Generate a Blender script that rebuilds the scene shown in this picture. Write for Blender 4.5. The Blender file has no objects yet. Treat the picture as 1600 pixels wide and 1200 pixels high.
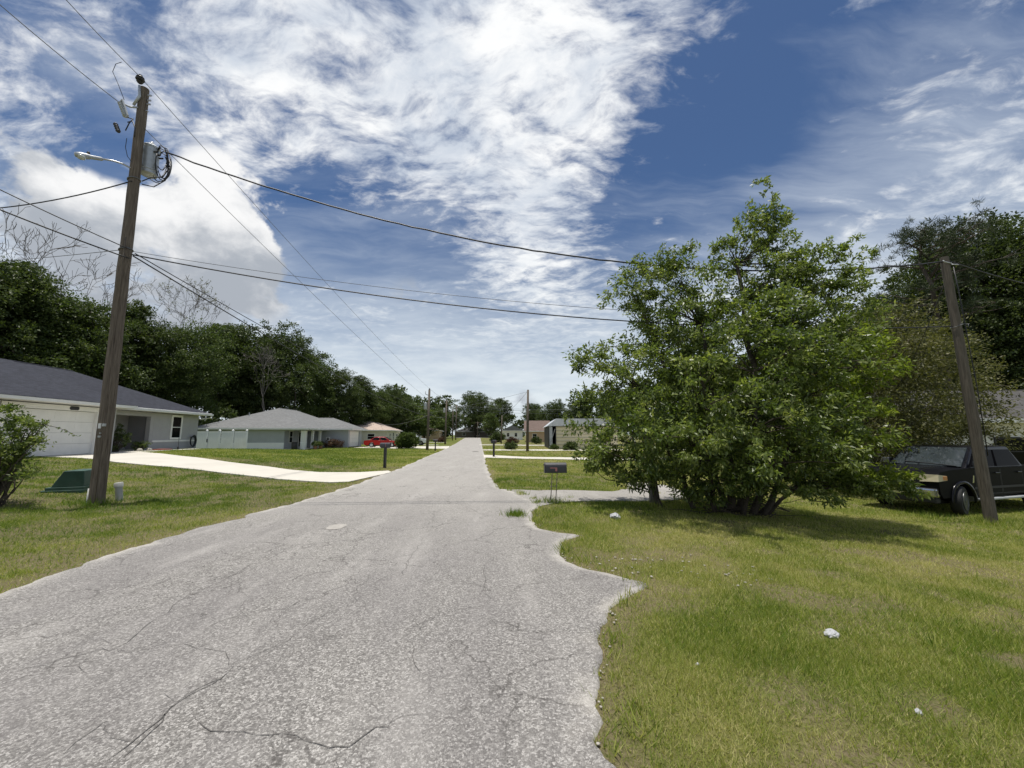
import bpy, math, random
import numpy as np
from mathutils import Vector, Matrix

S = bpy.context.scene
COL = S.collection
R = math.radians
PI = math.pi

# ------------------------------------------------------------------ camera
FPX, HOR, EYE = 610.0, 679.0, 1.6
PITCH = math.atan((HOR - 600) / FPX)
cam = bpy.data.cameras.new('camera')
cam.sensor_width = 36.0
cam.lens = FPX / 1600 * 36.0
cam.clip_start, cam.clip_end = 0.05, 3000
camo = bpy.data.objects.new('camera', cam)
camo.location = (0, 0, EYE)
camo.rotation_euler = (R(90) + PITCH, 0, 0)
COL.objects.link(camo)
S.camera = camo

def ray(px, py):
    dx, dy = px - 800, py - 600
    return Vector((dx, FPX * math.cos(PITCH) + dy * math.sin(PITCH), FPX * math.sin(PITCH) - dy * math.cos(PITCH)))

def at(px, py, Y):
    r = ray(px, py)
    return Vector((0, 0, EYE)) + r * (Y / r.y)

# ------------------------------------------------------------------ light
SUN_EL, SUN_AZ = 84.5, -104.0        # azimuth measured from +Y towards +X
sd = Vector((math.sin(R(SUN_AZ)) * math.cos(R(SUN_EL)), math.cos(R(SUN_AZ)) * math.cos(R(SUN_EL)), math.sin(R(SUN_EL))))
sun = bpy.data.lights.new('sun', 'SUN')
sun.energy, sun.angle, sun.color = 3.9, R(0.53), (1.0, 0.95, 0.87)
suno = bpy.data.objects.new('sun', sun)
suno.rotation_euler = sd.to_track_quat('Z', 'Y').to_euler()
suno.location = (0, 0, 60)
COL.objects.link(suno)
S.view_settings.view_transform = 'Standard'
S.view_settings.look = 'None'
S.view_settings.gamma = 1.0
S.view_settings.exposure = 0.36

# ------------------------------------------------------------------ node helpers
class NT:
    def __init__(s, tree):
        s.t = tree; s.n = tree.nodes; s.l = tree.links
    def put(s, sock, v):
        if v is None: return
        if isinstance(v, bpy.types.NodeSocket): s.l.new(v, sock)
        elif isinstance(v, (tuple, list)) and len(v) == 3 and sock.type == 'RGBA': sock.default_value = (*v, 1)
        else: sock.default_value = v
    def m(s, op, a, b=None, c=None, clamp=False):
        n = s.n.new('ShaderNodeMath'); n.operation = op; n.use_clamp = clamp
        s.put(n.inputs[0], a); s.put(n.inputs[1], b); s.put(n.inputs[2], c)
        return n.outputs[0]
    def v(s, op, a, b=None, scale=None):
        n = s.n.new('ShaderNodeVectorMath'); n.operation = op
        s.put(n.inputs[0], a); s.put(n.inputs[1], b)
        if scale is not None: s.put(n.inputs['Scale'], scale)
        return n.outputs['Value'] if op in ('DOT_PRODUCT', 'LENGTH') else n.outputs[0]
    def mix(s, f, a, b, mode='MIX'):
        n = s.n.new('ShaderNodeMix'); n.data_type = 'RGBA'; n.blend_type = mode
        s.put(n.inputs[0], f); s.put(n.inputs[6], a); s.put(n.inputs[7], b)
        return n.outputs[2]
    def noise(s, vec, scale, detail=4, rough=0.55, dist=0.0, out=0):
        n = s.n.new('ShaderNodeTexNoise')
        s.put(n.inputs['Vector'], vec); n.inputs['Scale'].default_value = scale
        n.inputs['Detail'].default_value = detail; n.inputs['Roughness'].default_value = rough
        n.inputs['Distortion'].default_value = dist
        return n.outputs[out]
    def vor(s, vec, scale, feature='F1', out=0, rand=1.0):
        n = s.n.new('ShaderNodeTexVoronoi'); n.feature = feature
        s.put(n.inputs['Vector'], vec); n.inputs['Scale'].default_value = scale
        n.inputs['Randomness'].default_value = rand
        return n.outputs[out]
    def ramp(s, f, stops, interp='LINEAR'):
        n = s.n.new('ShaderNodeValToRGB'); n.color_ramp.interpolation = interp
        e = n.color_ramp.elements
        while len(e) < len(stops): e.new(0.5)
        for i, (p, c) in enumerate(stops):
            e[i].position = p; e[i].color = (*c, 1) if not isinstance(c, float) else (c, c, c, 1)
        s.put(n.inputs[0], f)
        return n.outputs[0]
    def mr(s, x, a, b, c=0.0, d=1.0, smooth=True):
        n = s.n.new('ShaderNodeMapRange'); n.interpolation_type = 'SMOOTHSTEP' if smooth else 'LINEAR'
        s.put(n.inputs[0], x)
        for i, q in enumerate((a, b, c, d)): s.put(n.inputs[i + 1], q)
        return n.outputs[0]
    def coord(s, kind='Object'):
        return s.n.new('ShaderNodeTexCoord').outputs[kind]
    def pos(s):
        return s.n.new('ShaderNodeNewGeometry').outputs['Position']
    def attr(s, name, out=2):
        n = s.n.new('ShaderNodeAttribute'); n.attribute_name = name
        return n.outputs[out]
    def mapping(s, vec, scale=(1, 1, 1), rot=(0, 0, 0), loc=(0, 0, 0)):
        n = s.n.new('ShaderNodeMapping'); s.put(n.inputs[0], vec)
        n.inputs['Scale'].default_value = scale; n.inputs['Rotation'].default_value = rot; n.inputs['Location'].default_value = loc
        return n.outputs[0]
    def bump(s, h, strength=0.3, dist=0.02):
        n = s.n.new('ShaderNodeBump'); n.inputs['Strength'].default_value = strength
        n.inputs['Distance'].default_value = dist; s.put(n.inputs['Height'], h)
        return n.outputs[0]
    def sep(s, vec):
        n = s.n.new('ShaderNodeSeparateXYZ'); s.put(n.inputs[0], vec); return n.outputs
    def comb(s, x, y, z):
        n = s.n.new('ShaderNodeCombineXYZ')
        for i, q in enumerate((x, y, z)): s.put(n.inputs[i], q)
        return n.outputs[0]

# ------------------------------------------------------------------ sky
W = bpy.data.worlds.new('World'); S.world = W; W.use_nodes = True
w = NT(W.node_tree); w.n.clear()
sky = w.n.new('ShaderNodeTexSky'); sky.sky_type = 'NISHITA'; sky.sun_disc = False
sky.sun_elevation = R(SUN_EL); sky.sun_rotation = R(SUN_AZ); sky.air_density = 1.0; sky.dust_density = 0.6; sky.ozone_density = 3.0
d = w.v('NORMALIZE', w.coord('Generated'))
dz = w.sep(d)[2]
zc = w.m('MAXIMUM', dz, 0.02)
plane = w.v('SCALE', d, scale=w.m('DIVIDE', 1.0, w.m('ADD', zc, 0.22)))
def blobs(lst):
    acc = None
    for (px, py, rp, wt) in lst:
        r = ray(px, py); off = math.atan(math.hypot(px - 800, py - 600) / FPX)
        ra = rp / FPX * math.cos(off) ** 1.5
        c = r.normalized()
        dt = w.v('DOT_PRODUCT', d, tuple(c))
        g = w.m('MULTIPLY', w.m('EXPONENT', w.m('MULTIPLY', w.m('SUBTRACT', dt, 1.0), 2.0 / (ra * ra))), wt)
        acc = g if acc is None else w.m('ADD', acc, g)
    return acc
# thin broken altocumulus sheet high overhead
m1 = blobs([(640, 10, 260, 0.144), (900, 40, 170, 0.158), (1060, 30, 90, 0.115), (430, 120, 150, 0.086), (700, 200, 150, 0.086), (860, 310, 140, 0.115), (760, 60, 200, 0.072),
            (330, 200, 110, 0.094), (250, 90, 90, 0.036), (40, 170, 110, 0.072), (640, 300, 110, 0.058), (880, 420, 140, 0.065), (790, 350, 130, 0.058), (930, 250, 90, 0.043), (560, 150, 120, 0.043),
            (1190, 190, 190, -.40), (1010, 330, 100, -.20), (470, 350, 90, -.26), (600, 400, 120, -.20), (170, 190, 60, -.20), (150, 270, 50, -.2), (330, 30, 60, -.06), (520, 90, 50, -.08), (820, 180, 45, -.14), (680, 420, 110, -.12)])
wq = w.v('ADD', plane, w.v('SCALE', w.v('SUBTRACT', w.noise(plane, 2.6, 3, .5, out=1), (.5, .5, .5)), scale=.22))
nA = w.noise(w.mapping(wq, (1.0, 1.25, 1), (0, 0, .7)), 2.6, 10, .66)
nB = w.noise(w.mapping(wq, (1.0, 1.9, 1), (0, 0, .75)), 11.0, 7, .62)
n1 = w.m('ADD', w.m('MULTIPLY', nA, .80), w.m('MULTIPLY', nB, .95))
s1 = w.m('ADD', n1, m1)
den1 = w.m('MULTIPLY', w.mr(s1, .74, 1.20), w.mr(dz, .10, .34))
# fibrous cirrus on the far side
m2 = blobs([(1420, 330, 330, .13), (1560, 130, 160, .10), (1300, 480, 260, .14), (700, 470, 220, .08), (1420, 60, 110, .05), (130, 90, 160, .10), (1130, 190, 130, -.16), (1000, 250, 90, -.08)])
n2 = w.m('ADD', w.m('MULTIPLY', w.noise(w.mapping(wq, (.5, 2.2, 1), (0, 0, -.55)), 1.5, 9, .62, .5), .8), w.m('MULTIPLY', w.noise(w.mapping(wq, (.9, 3.4, 1), (0, 0, -.45)), 3.4, 7, .55), .38))
den2 = w.m('MULTIPLY', w.mr(w.m('ADD', n2, m2), .54, 1.02), .62)
# cumulus heaps low in the sky
m3 = blobs([(340, 350, 105, 0.348), (415, 400, 70, 0.203), (110, 360, 140, 0.22), (40, 250, 90, 0.22), (240, 330, 90, 0.14), (300, 430, 140, 0.290), (60, 440, 120, 0.232), (640, 462, 40, 0.145), (810, 640, 40, 0.189), (360, 300, 60, 0.116),
            (480, 375, 45, -.22), (185, 235, 75, -0.42), (560, 330, 60, -.1)])
dq = w.v('ADD', d, w.v('SCALE', w.v('SUBTRACT', w.noise(d, 6, 4, .55, out=1), (.5, .5, .5)), scale=.07))
n3 = w.noise(w.mapping(dq, (1, 1, 1.2)), 7.0, 9, .56)
s3 = w.m('ADD', w.m('MULTIPLY_ADD', n3, 2.0, -.48), m3)
den3 = w.m('MULTIPLY', w.mr(s3, .63, .80), w.mr(m3, .06, .20))
# milky air towards the horizon
hz = w.m('MULTIPLY', w.mr(dz, .50, .08), .95)
hzn = w.m('MULTIPLY', hz, w.mr(w.noise(w.mapping(d, (1, 1, 4)), 4, 8, .6), .28, .66, .62, 1.0))
# cloud colours: sunlit tops, greyer thick bases
thick1 = w.mr(w.noise(w.mapping(wq, (1, 1.3, 1), (0, 0, .6), (3, 1, 0)), 3.6, 8, .62), .34, .64)
c1 = w.mix(w.m('MULTIPLY', thick1, 1.0), (.60, .66, .75), (.97, .98, .985))
shade3 = w.mr(w.m('ADD', w.noise(w.mapping(dq, (1, 1, 1.4), (0, 0, 0), (.3, .2, .045)), 7, 9, .6), w.mr(dz, .32, .50, -.20, .20, False)), .30, .66)
c3 = w.mix(shade3, (.46, .50, .56), (1.06, 1.06, 1.06))
skyc = w.mix(1.0, sky.outputs[0], (.80, .95, 1.12), 'MULTIPLY')
bg0 = w.n.new('ShaderNodeBackground'); w.put(bg0.inputs[0], skyc); bg0.inputs[1].default_value = 0.056
def bgc(col, st=1.0):
    b = w.n.new('ShaderNodeBackground'); w.put(b.inputs[0], col); b.inputs[1].default_value = st; return b.outputs[0]
def mixs(f, a, b):
    m_ = w.n.new('ShaderNodeMixShader'); w.put(m_.inputs[0], f); w.l.new(a, m_.inputs[1]); w.l.new(b, m_.inputs[2]); return m_.outputs[0]
o = mixs(den2, bg0.outputs[0], bgc((.60, .67, .77), .78))
o = mixs(den1, o, bgc(c1, .80))
o = mixs(hzn, o, bgc((.74, .80, .84), .84))
o = mixs(den3, o, bgc(c3, .71))
wo = w.n.new('ShaderNodeOutputWorld'); w.l.new(o, wo.inputs[0])

# ------------------------------------------------------------------ object helpers
def prop(ob, label=None, cat=None, group=None, kind=None):
    if label: ob['label'] = label
    if cat: ob['category'] = cat
    if group: ob['group'] = group
    if kind: ob['kind'] = kind
    return ob

def empty(name, loc, rz=0.0, label=None, cat=None, group=None):
    o_ = bpy.data.objects.new(name, None); o_.empty_display_size = .2
    COL.objects.link(o_); o_.location = loc; o_.rotation_euler = (0, 0, rz)
    return prop(o_, label, cat, group)

def copy_tree(ob, parent=None):
    c = ob.copy(); COL.objects.link(c)
    if parent is not None: c.parent = parent
    for ch in list(ob.children): copy_tree(ch, c)
    return c

class MB:
    """collects shapes of ONE mesh"""
    def __init__(s): s.V = []; s.F = []; s.M = []
    def add(s, vs, fs, mi=0):
        b = len(s.V); s.V += [tuple(v) for v in vs]
        s.F += [tuple(i + b for i in f) for f in fs]; s.M += [mi] * len(fs)
        return s
    def box(s, x0, x1, y0, y1, z0, z1, mi=0):
        v = [(x, y, z) for x in (x0, x1) for y in (y0, y1) for z in (z0, z1)]
        return s.add(v, [(0, 1, 3, 2), (4, 6, 7, 5), (0, 4, 5, 1), (2, 3, 7, 6), (0, 2, 6, 4), (1, 5, 7, 3)], mi)
    def prism(s, poly, axis, a, b, mi=0):
        """poly: 2D points; axis 'x','y','z' is the extrusion axis from a to b"""
        n = len(poly)
        def p(q, t):
            return {'x': (t, q[0], q[1]), 'y': (q[0], t, q[1]), 'z': (q[0], q[1], t)}[axis]
        v = [p(q, a) for q in poly] + [p(q, b) for q in poly]
        f = [tuple(range(n - 1, -1, -1)), tuple(range(n, 2 * n))] + [(i, (i + 1) % n, n + (i + 1) % n, n + i) for i in range(n)]
        return s.add(v, f, mi)
    def tube(s, pts, rad, n=6, mi=0, cap=True):
        pts = [Vector(p) for p in pts]
        if not hasattr(rad, '__len__'): rad = [rad] * len(pts)
        b = len(s.V); up = Vector((0, 0, 1)); prev = None
        for i, p in enumerate(pts):
            t = (pts[min(i + 1, len(pts) - 1)] - pts[max(i - 1, 0)])
            t = t.normalized() if t.length > 1e-9 else up
            if prev is None:
                a = t.cross(up if abs(t.z) < .9 else Vector((1, 0, 0))).normalized()
            else:
                a = (prev - t * prev.dot(t)).normalized()
            prev = a; c = t.cross(a)
            for k in range(n):
                q = p + (a * math.cos(2 * PI * k / n) + c * math.sin(2 * PI * k / n)) * rad[i]
                s.V.append(tuple(q))
        for i in range(len(pts) - 1):
            for k in range(n):
                s.F.append((b + i * n + k, b + i * n + (k + 1) % n, b + (i + 1) * n + (k + 1) % n, b + (i + 1) * n + k)); s.M.append(mi)
        if cap:
            e = b + (len(pts) - 1) * n
            s.F.append(tuple(b + k for k in range(n - 1, -1, -1))); s.F.append(tuple(e + k for k in range(n))); s.M += [mi, mi]
        return s
    def lathe(s, prof, n=16, axis='z', o=(0, 0, 0), mi=0):
        b = len(s.V)
        for (r, t) in prof:
            for k in range(n):
                c_, s_ = r * math.cos(2 * PI * k / n), r * math.sin(2 * PI * k / n)
                q = {'z': (c_, s_, t), 'x': (t, c_, s_), 'y': (s_, t, c_)}[axis]
                s.V.append((q[0] + o[0], q[1] + o[1], q[2] + o[2]))
        for i in range(len(prof) - 1):
            for k in range(n):
                s.F.append((b + i * n + k, b + i * n + (k + 1) % n, b + (i + 1) * n + (k + 1) % n, b + (i + 1) * n + k)); s.M.append(mi)
        e = b + (len(prof) - 1) * n
        s.F.append(tuple(b + k for k in range(n - 1, -1, -1))); s.F.append(tuple(e + k for k in range(n))); s.M += [mi, mi]
        return s
    def mesh(s, name, mats):
        me = bpy.data.meshes.new(name); me.from_pydata(s.V, [], s.F)
        mats = mats if isinstance(mats, (list, tuple)) else [mats]
        for m_ in mats: me.materials.append(m_)
        if len(mats) > 1: me.polygons.foreach_set('material_index', s.M)
        me.update(); return me
    def build(s, name, mats, parent=None, smooth=False, bevel=0, recalc=True):
        me = s.mesh(name, mats)
        if recalc:
            import bmesh
            bm = bmesh.new(); bm.from_mesh(me); bmesh.ops.recalc_face_normals(bm, faces=bm.faces); bm.to_mesh(me); bm.free()
        o_ = bpy.data.objects.new(name, me); COL.objects.link(o_)
        if parent: o_.parent = parent
        if smooth:
            me.polygons.foreach_set('use_smooth', [True] * len(me.polygons))
            if smooth == 'auto': me.set_sharp_from_angle(angle=R(38))
        if bevel:
            b = o_.modifiers.new('bevel', 'BEVEL'); b.width = bevel; b.segments = 2; b.harden_normals = bool(smooth); b.limit_method = 'ANGLE'; b.angle_limit = R(35)
        return o_

def mesh_np(name, V, F, mats, attrs=None, smooth=False, mi=None):
    V = np.ascontiguousarray(V, np.float32); F = np.ascontiguousarray(F, np.int32)
    me = bpy.data.meshes.new(name)
    me.vertices.add(len(V)); me.vertices.foreach_set('co', V.ravel())
    k = F.shape[1]
    me.loops.add(F.size); me.loops.foreach_set('vertex_index', F.ravel())
    me.polygons.add(len(F)); me.polygons.foreach_set('loop_start', np.arange(0, F.size, k, dtype=np.int32))
    for m_ in (mats if isinstance(mats, (list, tuple)) else [mats]): me.materials.append(m_)
    if mi is not None: me.polygons.foreach_set('material_index', np.ascontiguousarray(mi, np.int32))
    if smooth: me.polygons.foreach_set('use_smooth', np.ones(len(F), bool))
    me.update(calc_edges=True)
    for kx, a in (attrs or {}).items():
        at_ = me.attributes.new(kx, 'FLOAT', 'POINT'); at_.data.foreach_set('value', np.ascontiguousarray(a, np.float32))
    return me

def link(name, me, parent=None):
    o_ = bpy.data.objects.new(name, me); COL.objects.link(o_)
    if parent: o_.parent = parent
    return o_

# numpy value noise
_rs = np.random.RandomState(7)
_tab = _rs.rand(512, 512)
def vnoise(x, y):
    xi = np.floor(x).astype(int); yi = np.floor(y).astype(int); fx = x - xi; fy = y - yi
    fx = fx * fx * (3 - 2 * fx); fy = fy * fy * (3 - 2 * fy)
    g = lambda a, b: _tab[a % 512, b % 512]
    return (g(xi, yi) * (1 - fx) + g(xi + 1, yi) * fx) * (1 - fy) + (g(xi, yi + 1) * (1 - fx) + g(xi + 1, yi + 1) * fx) * fy
def fbm(x, y, o=4):
    a, s_, t = 0.5, 0.0, 0.0
    for i in range(o):
        s_ = s_ + a * vnoise(x * 2 ** i + 17.3 * i, y * 2 ** i + 5.1 * i); t += a; a *= .5
    return s_ / t
def ss(a, b, x):
    t = np.clip((np.asarray(x, float) - a) / (b - a), 0, 1); return t * t * (3 - 2 * t)

# ------------------------------------------------------------------ materials
def new_mat(name):
    m_ = bpy.data.materials.new(name); m_.use_nodes = True
    t = NT(m_.node_tree); p = t.n['Principled BSDF']
    return m_, t, p

def simple(name, col, rough=.6, var=.12, scale=6.0, bump=0.0, bscale=40.0, metal=0.0, spec=.5, dirt=None, dirt_amt=.4):
    m_, t, p = new_mat(name)
    c = t.coord('Object')
    n = t.noise(c, scale, 5, .6)
    lo = tuple(x * (1 - var) for x in col); hi = tuple(min(1, x * (1 + var)) for x in col)
    k = t.ramp(n, [(.3, lo), (.7, hi)])
    if dirt:
        dn = t.mr(t.noise(c, scale * .35, 6, .65), .52, .75, 0, dirt_amt)
        k = t.mix(dn, k, dirt)
    t.put(p.inputs['Base Color'], k)
    p.inputs['Roughness'].default_value = rough; p.inputs['Metallic'].default_value = metal
    p.inputs['Specular IOR Level'].default_value = spec
    if bump: t.put(p.inputs['Normal'], t.bump(t.noise(c, bscale, 4, .6), bump, .01))
    return m_

def leaf_mat(name, cols, trans=.3, rough=.5, spec=.25):
    m_, t, p = new_mat(name)
    a = t.attr('tint')
    c = t.ramp(a, [(0, cols[0]), (.5, cols[1]), (1, cols[2])])
    t.put(p.inputs['Base Color'], c); p.inputs['Roughness'].default_value = rough; p.inputs['Specular IOR Level'].default_value = spec
    tr = t.n.new('ShaderNodeBsdfTranslucent'); t.put(tr.inputs[0], t.mix(1.0, c, (1.5, 1.6, .7), 'MULTIPLY'))
    mx = t.n.new('ShaderNodeMixShader'); mx.inputs[0].default_value = trans
    t.l.new(p.outputs[0], mx.inputs[1]); t.l.new(tr.outputs[0], mx.inputs[2])
    t.l.new(mx.outputs[0], t.n['Material Output'].inputs[0])
    return m_

def bark_mat(name, dark, light, sc=(14, 14, 1.6), rough=.85, b=.5):
    m_, t, p = new_mat(name)
    c = t.coord('Object')
    n = t.noise(t.mapping(c, sc), 3.0, 7, .65, .4)
    n2 = t.noise(c, 1.2, 4, .6)
    k = t.mix(t.mr(n2, .35, .7, 0, .5), t.ramp(n, [(.32, dark), (.68, light)]), tuple(.6 * q for q in light))
    t.put(p.inputs['Base Color'], k); p.inputs['Roughness'].default_value = rough
    p.inputs['Specular IOR Level'].default_value = .2
    t.put(p.inputs['Normal'], t.bump(n, b, .02))
    return m_

M = {}
M['wood'] = bark_mat('weathered_pole_wood', (.060, .045, .034), (.25, .205, .16), (16, 16, .7), .85, .6)
M['wood2'] = bark_mat('grey_pole_wood', (.065, .054, .043), (.19, .162, .13), (14, 14, .8), .85, .5)
M['bark'] = bark_mat('bark', (.035, .028, .022), (.12, .10, .08))
M['bark_pale'] = bark_mat('pale_bark', (.10, .09, .078), (.25, .23, .205))
M['bark_mid'] = bark_mat('dead_bark', (.05, .043, .037), (.15, .13, .112))
M['leaf_main'] = leaf_mat('laurel_leaf', [(.046, .074, .018), (.136, .182, .042), (.31, .34, .125)], .40, .40, .45)
M['leaf_dark'] = leaf_mat('oak_leaf', [(.030, .048, .014), (.064, .090, .027), (.145, .175, .066)], .28, .5)
M['leaf_mid'] = leaf_mat('hardwood_leaf', [(.034, .058, .014), (.076, .110, .028), (.16, .19, .065)], .28, .5)
M['leaf_olive'] = leaf_mat('olive_leaf', [(.050, .056, .020), (.110, .112, .042), (.20, .19, .085)], .30, .5)
M['leaf_bright'] = leaf_mat('bright_leaf', [(.066, .100, .012), (.150, .20, .024), (.26, .30, .055)], .40, .42, .35)
M['leaf_red'] = leaf_mat('reddish_leaf', [(.05, .03, .022), (.09, .05, .035), (.14, .09, .05)], .2, .5)
M['needle'] = leaf_mat('pine_needle', [(.014, .024, .010), (.03, .046, .018), (.07, .085, .035)], .15, .5)
M['white'] = simple('white_paint', (.78, .77, .745), .5, .04, 3, dirt=(.55, .53, .48), dirt_amt=.25)
M['vinyl'] = simple('white_vinyl', (.86, .86, .855), .4, .03, 2, dirt=(.6, .6, .56), dirt_amt=.2)
M['grey_wall'] = simple('grey_stucco', (.375, .372, .375), .85, .05, 2.5, .25, 60)
M['grey_shaded'] = simple('grey_stucco_shaded', (.235, .232, .24), .85, .05, 2.5, .25, 60)  # darker copy of the grey stucco, porch shade put into its colour
M['blue_wall'] = simple('blue_grey_stucco', (.395, .41, .435), .85, .05, 1.5, .25, 50)
M['cream'] = simple('cream_stucco', (.62, .58, .50), .85, .06, 1.5, .2, 50)
M['tan'] = simple('tan_stucco', (.50, .36, .25), .85, .08, 1.5, .2, 50)
M['darkbrown'] = simple('brown_wall', (.14, .115, .095), .85, .1, 1.5)
M['black_paint'] = simple('black_paint', (.018, .018, .022), .38, .1, 4)
M['mail_black'] = simple('black_mailbox_steel', (.030, .030, .036), .42, .2, 9, dirt=(.09, .085, .08), dirt_amt=.25)
M['flag'] = simple('faded_red_flag', (.42, .16, .16), .5, .15, 20)
M['steel'] = simple('galvanised_steel', (.50, .51, .52), .42, .15, 12, metal=.7)
M['alu'] = simple('grey_aluminium', (.45, .47, .48), .45, .15, 8, metal=.4, dirt=(.25, .22, .2), dirt_amt=.4)
M['thin_steel'] = simple('rusty_rod', (.22, .185, .155), .6, .25, 30, metal=.3)
M['cable'] = simple('black_cable', (.018, .018, .02), .5, .1, 3)
M['wire'] = simple('aluminium_wire', (.16, .165, .17), .5, .1, 3, metal=.3)
M['ceramic'] = simple('grey_ceramic', (.40, .42, .44), .25, .1, 8)
M['lens'] = simple('lamp_lens', (.55, .58, .58), .15, .05, 8)
M['green_box'] = simple('green_utility_enamel', (.028, .075, .055), .45, .18, 5, dirt=(.10, .12, .10), dirt_amt=.35)
M['pvc'] = simple('grey_pvc', (.42, .42, .39), .5, .12, 8, dirt=(.2, .18, .15), dirt_amt=.4)
M['concrete_rock'] = simple('limestone', (.36, .335, .29), .9, .15, 10, .4, 30)
M['paper'] = simple('paper', (.38, .385, .40), .7, .06, 20, .2, 50)
M['hose'] = simple('dark_hose', (.02, .026, .028), .5, .1, 10)
M['red_car'] = simple('red_car_paint', (.36, .012, .012), .22, .05, 2)
M['white_car'] = simple('white_car_paint', (.74, .75, .76), .25, .03, 2)
M['black_car'] = simple('black_car_paint', (.006, .006, .008), .22, .2, 3, spec=.22, dirt=(.016, .015, .014), dirt_amt=.3)
M['tint_film'] = simple('dark_tint_film', (.005, .005, .006), .12, .1, 2, spec=.02)
M['black_side'] = simple('dull_black_car_paint', (.005, .005, .0065), .45, .2, 3, spec=.05, dirt=(.012, .011, .010), dirt_amt=.3)
M['rubber'] = simple('tyre_rubber', (.020, .020, .020), .8, .2, 12)
M['chrome'] = simple('chrome', (.60, .61, .62), .18, .05, 4, metal=.95)
M['rim'] = simple('dark_alloy', (.16, .165, .17), .35, .1, 5, metal=.7)
M['glass'] = simple('dark_glass', (.006, .007, .008), .08, .1, 2, spec=.10)
M['tint_glass'] = simple('windscreen', (.03, .038, .042), .06, .2, 1.2, spec=.9)
M['headlight'] = simple('yellowed_headlight', (.62, .55, .38), .25, .1, 9)
M['amber'] = simple('amber_lens', (.55, .22, .06), .3, .1, 9)
M['plastic'] = simple('black_trim', (.016, .016, .017), .6, .1, 6)
M['terracotta'] = simple('terracotta', (.25, .13, .085), .8, .15, 8)
M['sill_red'] = simple('red_doormat', (.25, .07, .05), .9, .2, 20)

def roof_mat(name, col, rows=9.0, var=.35):
    m_, t, p = new_mat(name)
    c = t.coord('Object')
    x, y, z = t.sep(c)
    br = t.n.new('ShaderNodeTexBrick'); br.offset = .5
    t.put(br.inputs['Vector'], t.comb(t.m('ADD', x, y), t.m('MULTIPLY', z, 2.3), 0.0))
    br.inputs['Scale'].default_value = rows / 4; br.inputs['Mortar Size'].default_value = .012
    br.inputs['Color1'].default_value = (*[q * (1 - var) for q in col], 1); br.inputs['Color2'].default_value = (*[q * (1 + var) for q in col], 1)
    br.inputs['Mortar'].default_value = (*[q * .55 for q in col], 1); br.inputs['Bias'].default_value = 0.0
    n = t.noise(c, 1.3, 6, .65); n2 = t.noise(c, 28, 3, .6)
    k = t.mix(t.mr(n, .35, .7, 0, .55), br.outputs[0], tuple(q * .72 for q in col))
    k = t.mix(t.mr(n2, .3, .7, 0, .35), k, tuple(q * 1.5 for q in col))
    t.put(p.inputs['Base Color'], k); p.inputs['Roughness'].default_value = .92; p.inputs['Specular IOR Level'].default_value = .25
    t.put(p.inputs['Normal'], t.bump(n2, .3, .01))
    return m_
M['roof_char'] = roof_mat('charcoal_shingle', (.030, .032, .042))
M['roof_grey'] = roof_mat('grey_shingle', (.165, .168, .168), 8, .2)
M['roof_pink'] = roof_mat('faded_pink_shingle', (.42, .34, .29), 8, .2)
M['roof_brown'] = roof_mat('brown_shingle', (.135, .100, .085), 8, .25)
M['roof_dark'] = roof_mat('dark_shingle', (.075, .072, .07), 8, .3)
def metal_siding(name, col):
    m_, t, p = new_mat(name); c = t.coord('Object'); z = t.sep(c)[2]
    wv = t.m('SINE', t.m('MULTIPLY', z, 2 * PI / .45))
    k = t.mix(t.mr(wv, .6, .95), col, tuple(q * .62 for q in col))
    k = t.mix(t.mr(t.noise(c, .9, 5), .45, .75, 0, .35), k, tuple(q * .8 for q in col))
    t.put(p.inputs['Base Color'], k); p.inputs['Roughness'].default_value = .5
    t.put(p.inputs['Normal'], t.bump(wv, .5, .03))
    return m_
M['barn'] = metal_siding('beige_siding', (.66, .60, .42))
M['barn_roof'] = simple('pale_metal_roof', (.56, .58, .60), .4, .08, 1.5, metal=.2)

# ------------------------------------------------------------------ ground shape
_yl = np.array([-60, 0, 2, 4.2, 6.5, 8.9, 12.2, 17.9, 30, 43.4, 100, 152, 400.])
_xl = np.array([-5.4, -5.2, -5.15, -5.15, -5.32, -5.15, -5.05, -5.2, -6.35, -7.72, -13.2, -18.0, -41])
_yr = np.array([-60, 0, 2.1, 2.46, 2.96, 3.4, 4.0, 4.3, 4.45, 4.6, 4.8, 5.14, 5.7, 6.1, 6.35, 6.47, 6.62, 7.0, 7.7, 8.2, 8.6, 9.0, 10, 11.2, 11.75, 14, 17.9, 32.2, 90, 152, 400.])
_xr = np.array([.45, .47, .48, .50, .56, .68, 1.0, 1.28, 1.42, 1.22, .98, .74, .62, .72, .92, 1.02, .66, .42, .36, .38, .45, .55, .45, .0, -.38, -.68, -1.09, -2.24, -7.0, -12.2, -35])
def XL(y): return np.interp(y, _yl, _xl)
def XR(y): return np.interp(y, _yr, _xr)
_xr_s = np.array([.45, .45, .3, -1.09, -2.24, -7, -12.2, -35]); _yr_s = np.array([-60, 0, 8, 17.9, 32.2, 90, 152, 400.])
def terr(x, y):
    x = np.asarray(x, float); y = np.asarray(y, float)
    dl = XL(y) - x; dr = x - np.interp(y, _yr_s, _xr_s)
    zl = (.58 - .60 * ss(26, 46, y)) * ss(.2, 14, dl)
    zr = -(.62 - .50 * ss(18, 40, y)) * ss(.4, 12, dr)
    sag = -.17 * ss(24, 46, y) * (1 - ss(70, 110, y)) + .33 * ss(90, 150, y)
    bumps = (fbm(x * .35 + 40, y * .35 + 40, 3) - .5) * .10 * ss(.5, 4, np.maximum(dl, dr))
    return zl + zr + sag + bumps
def T(x, y): return float(terr(x, y))
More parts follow.
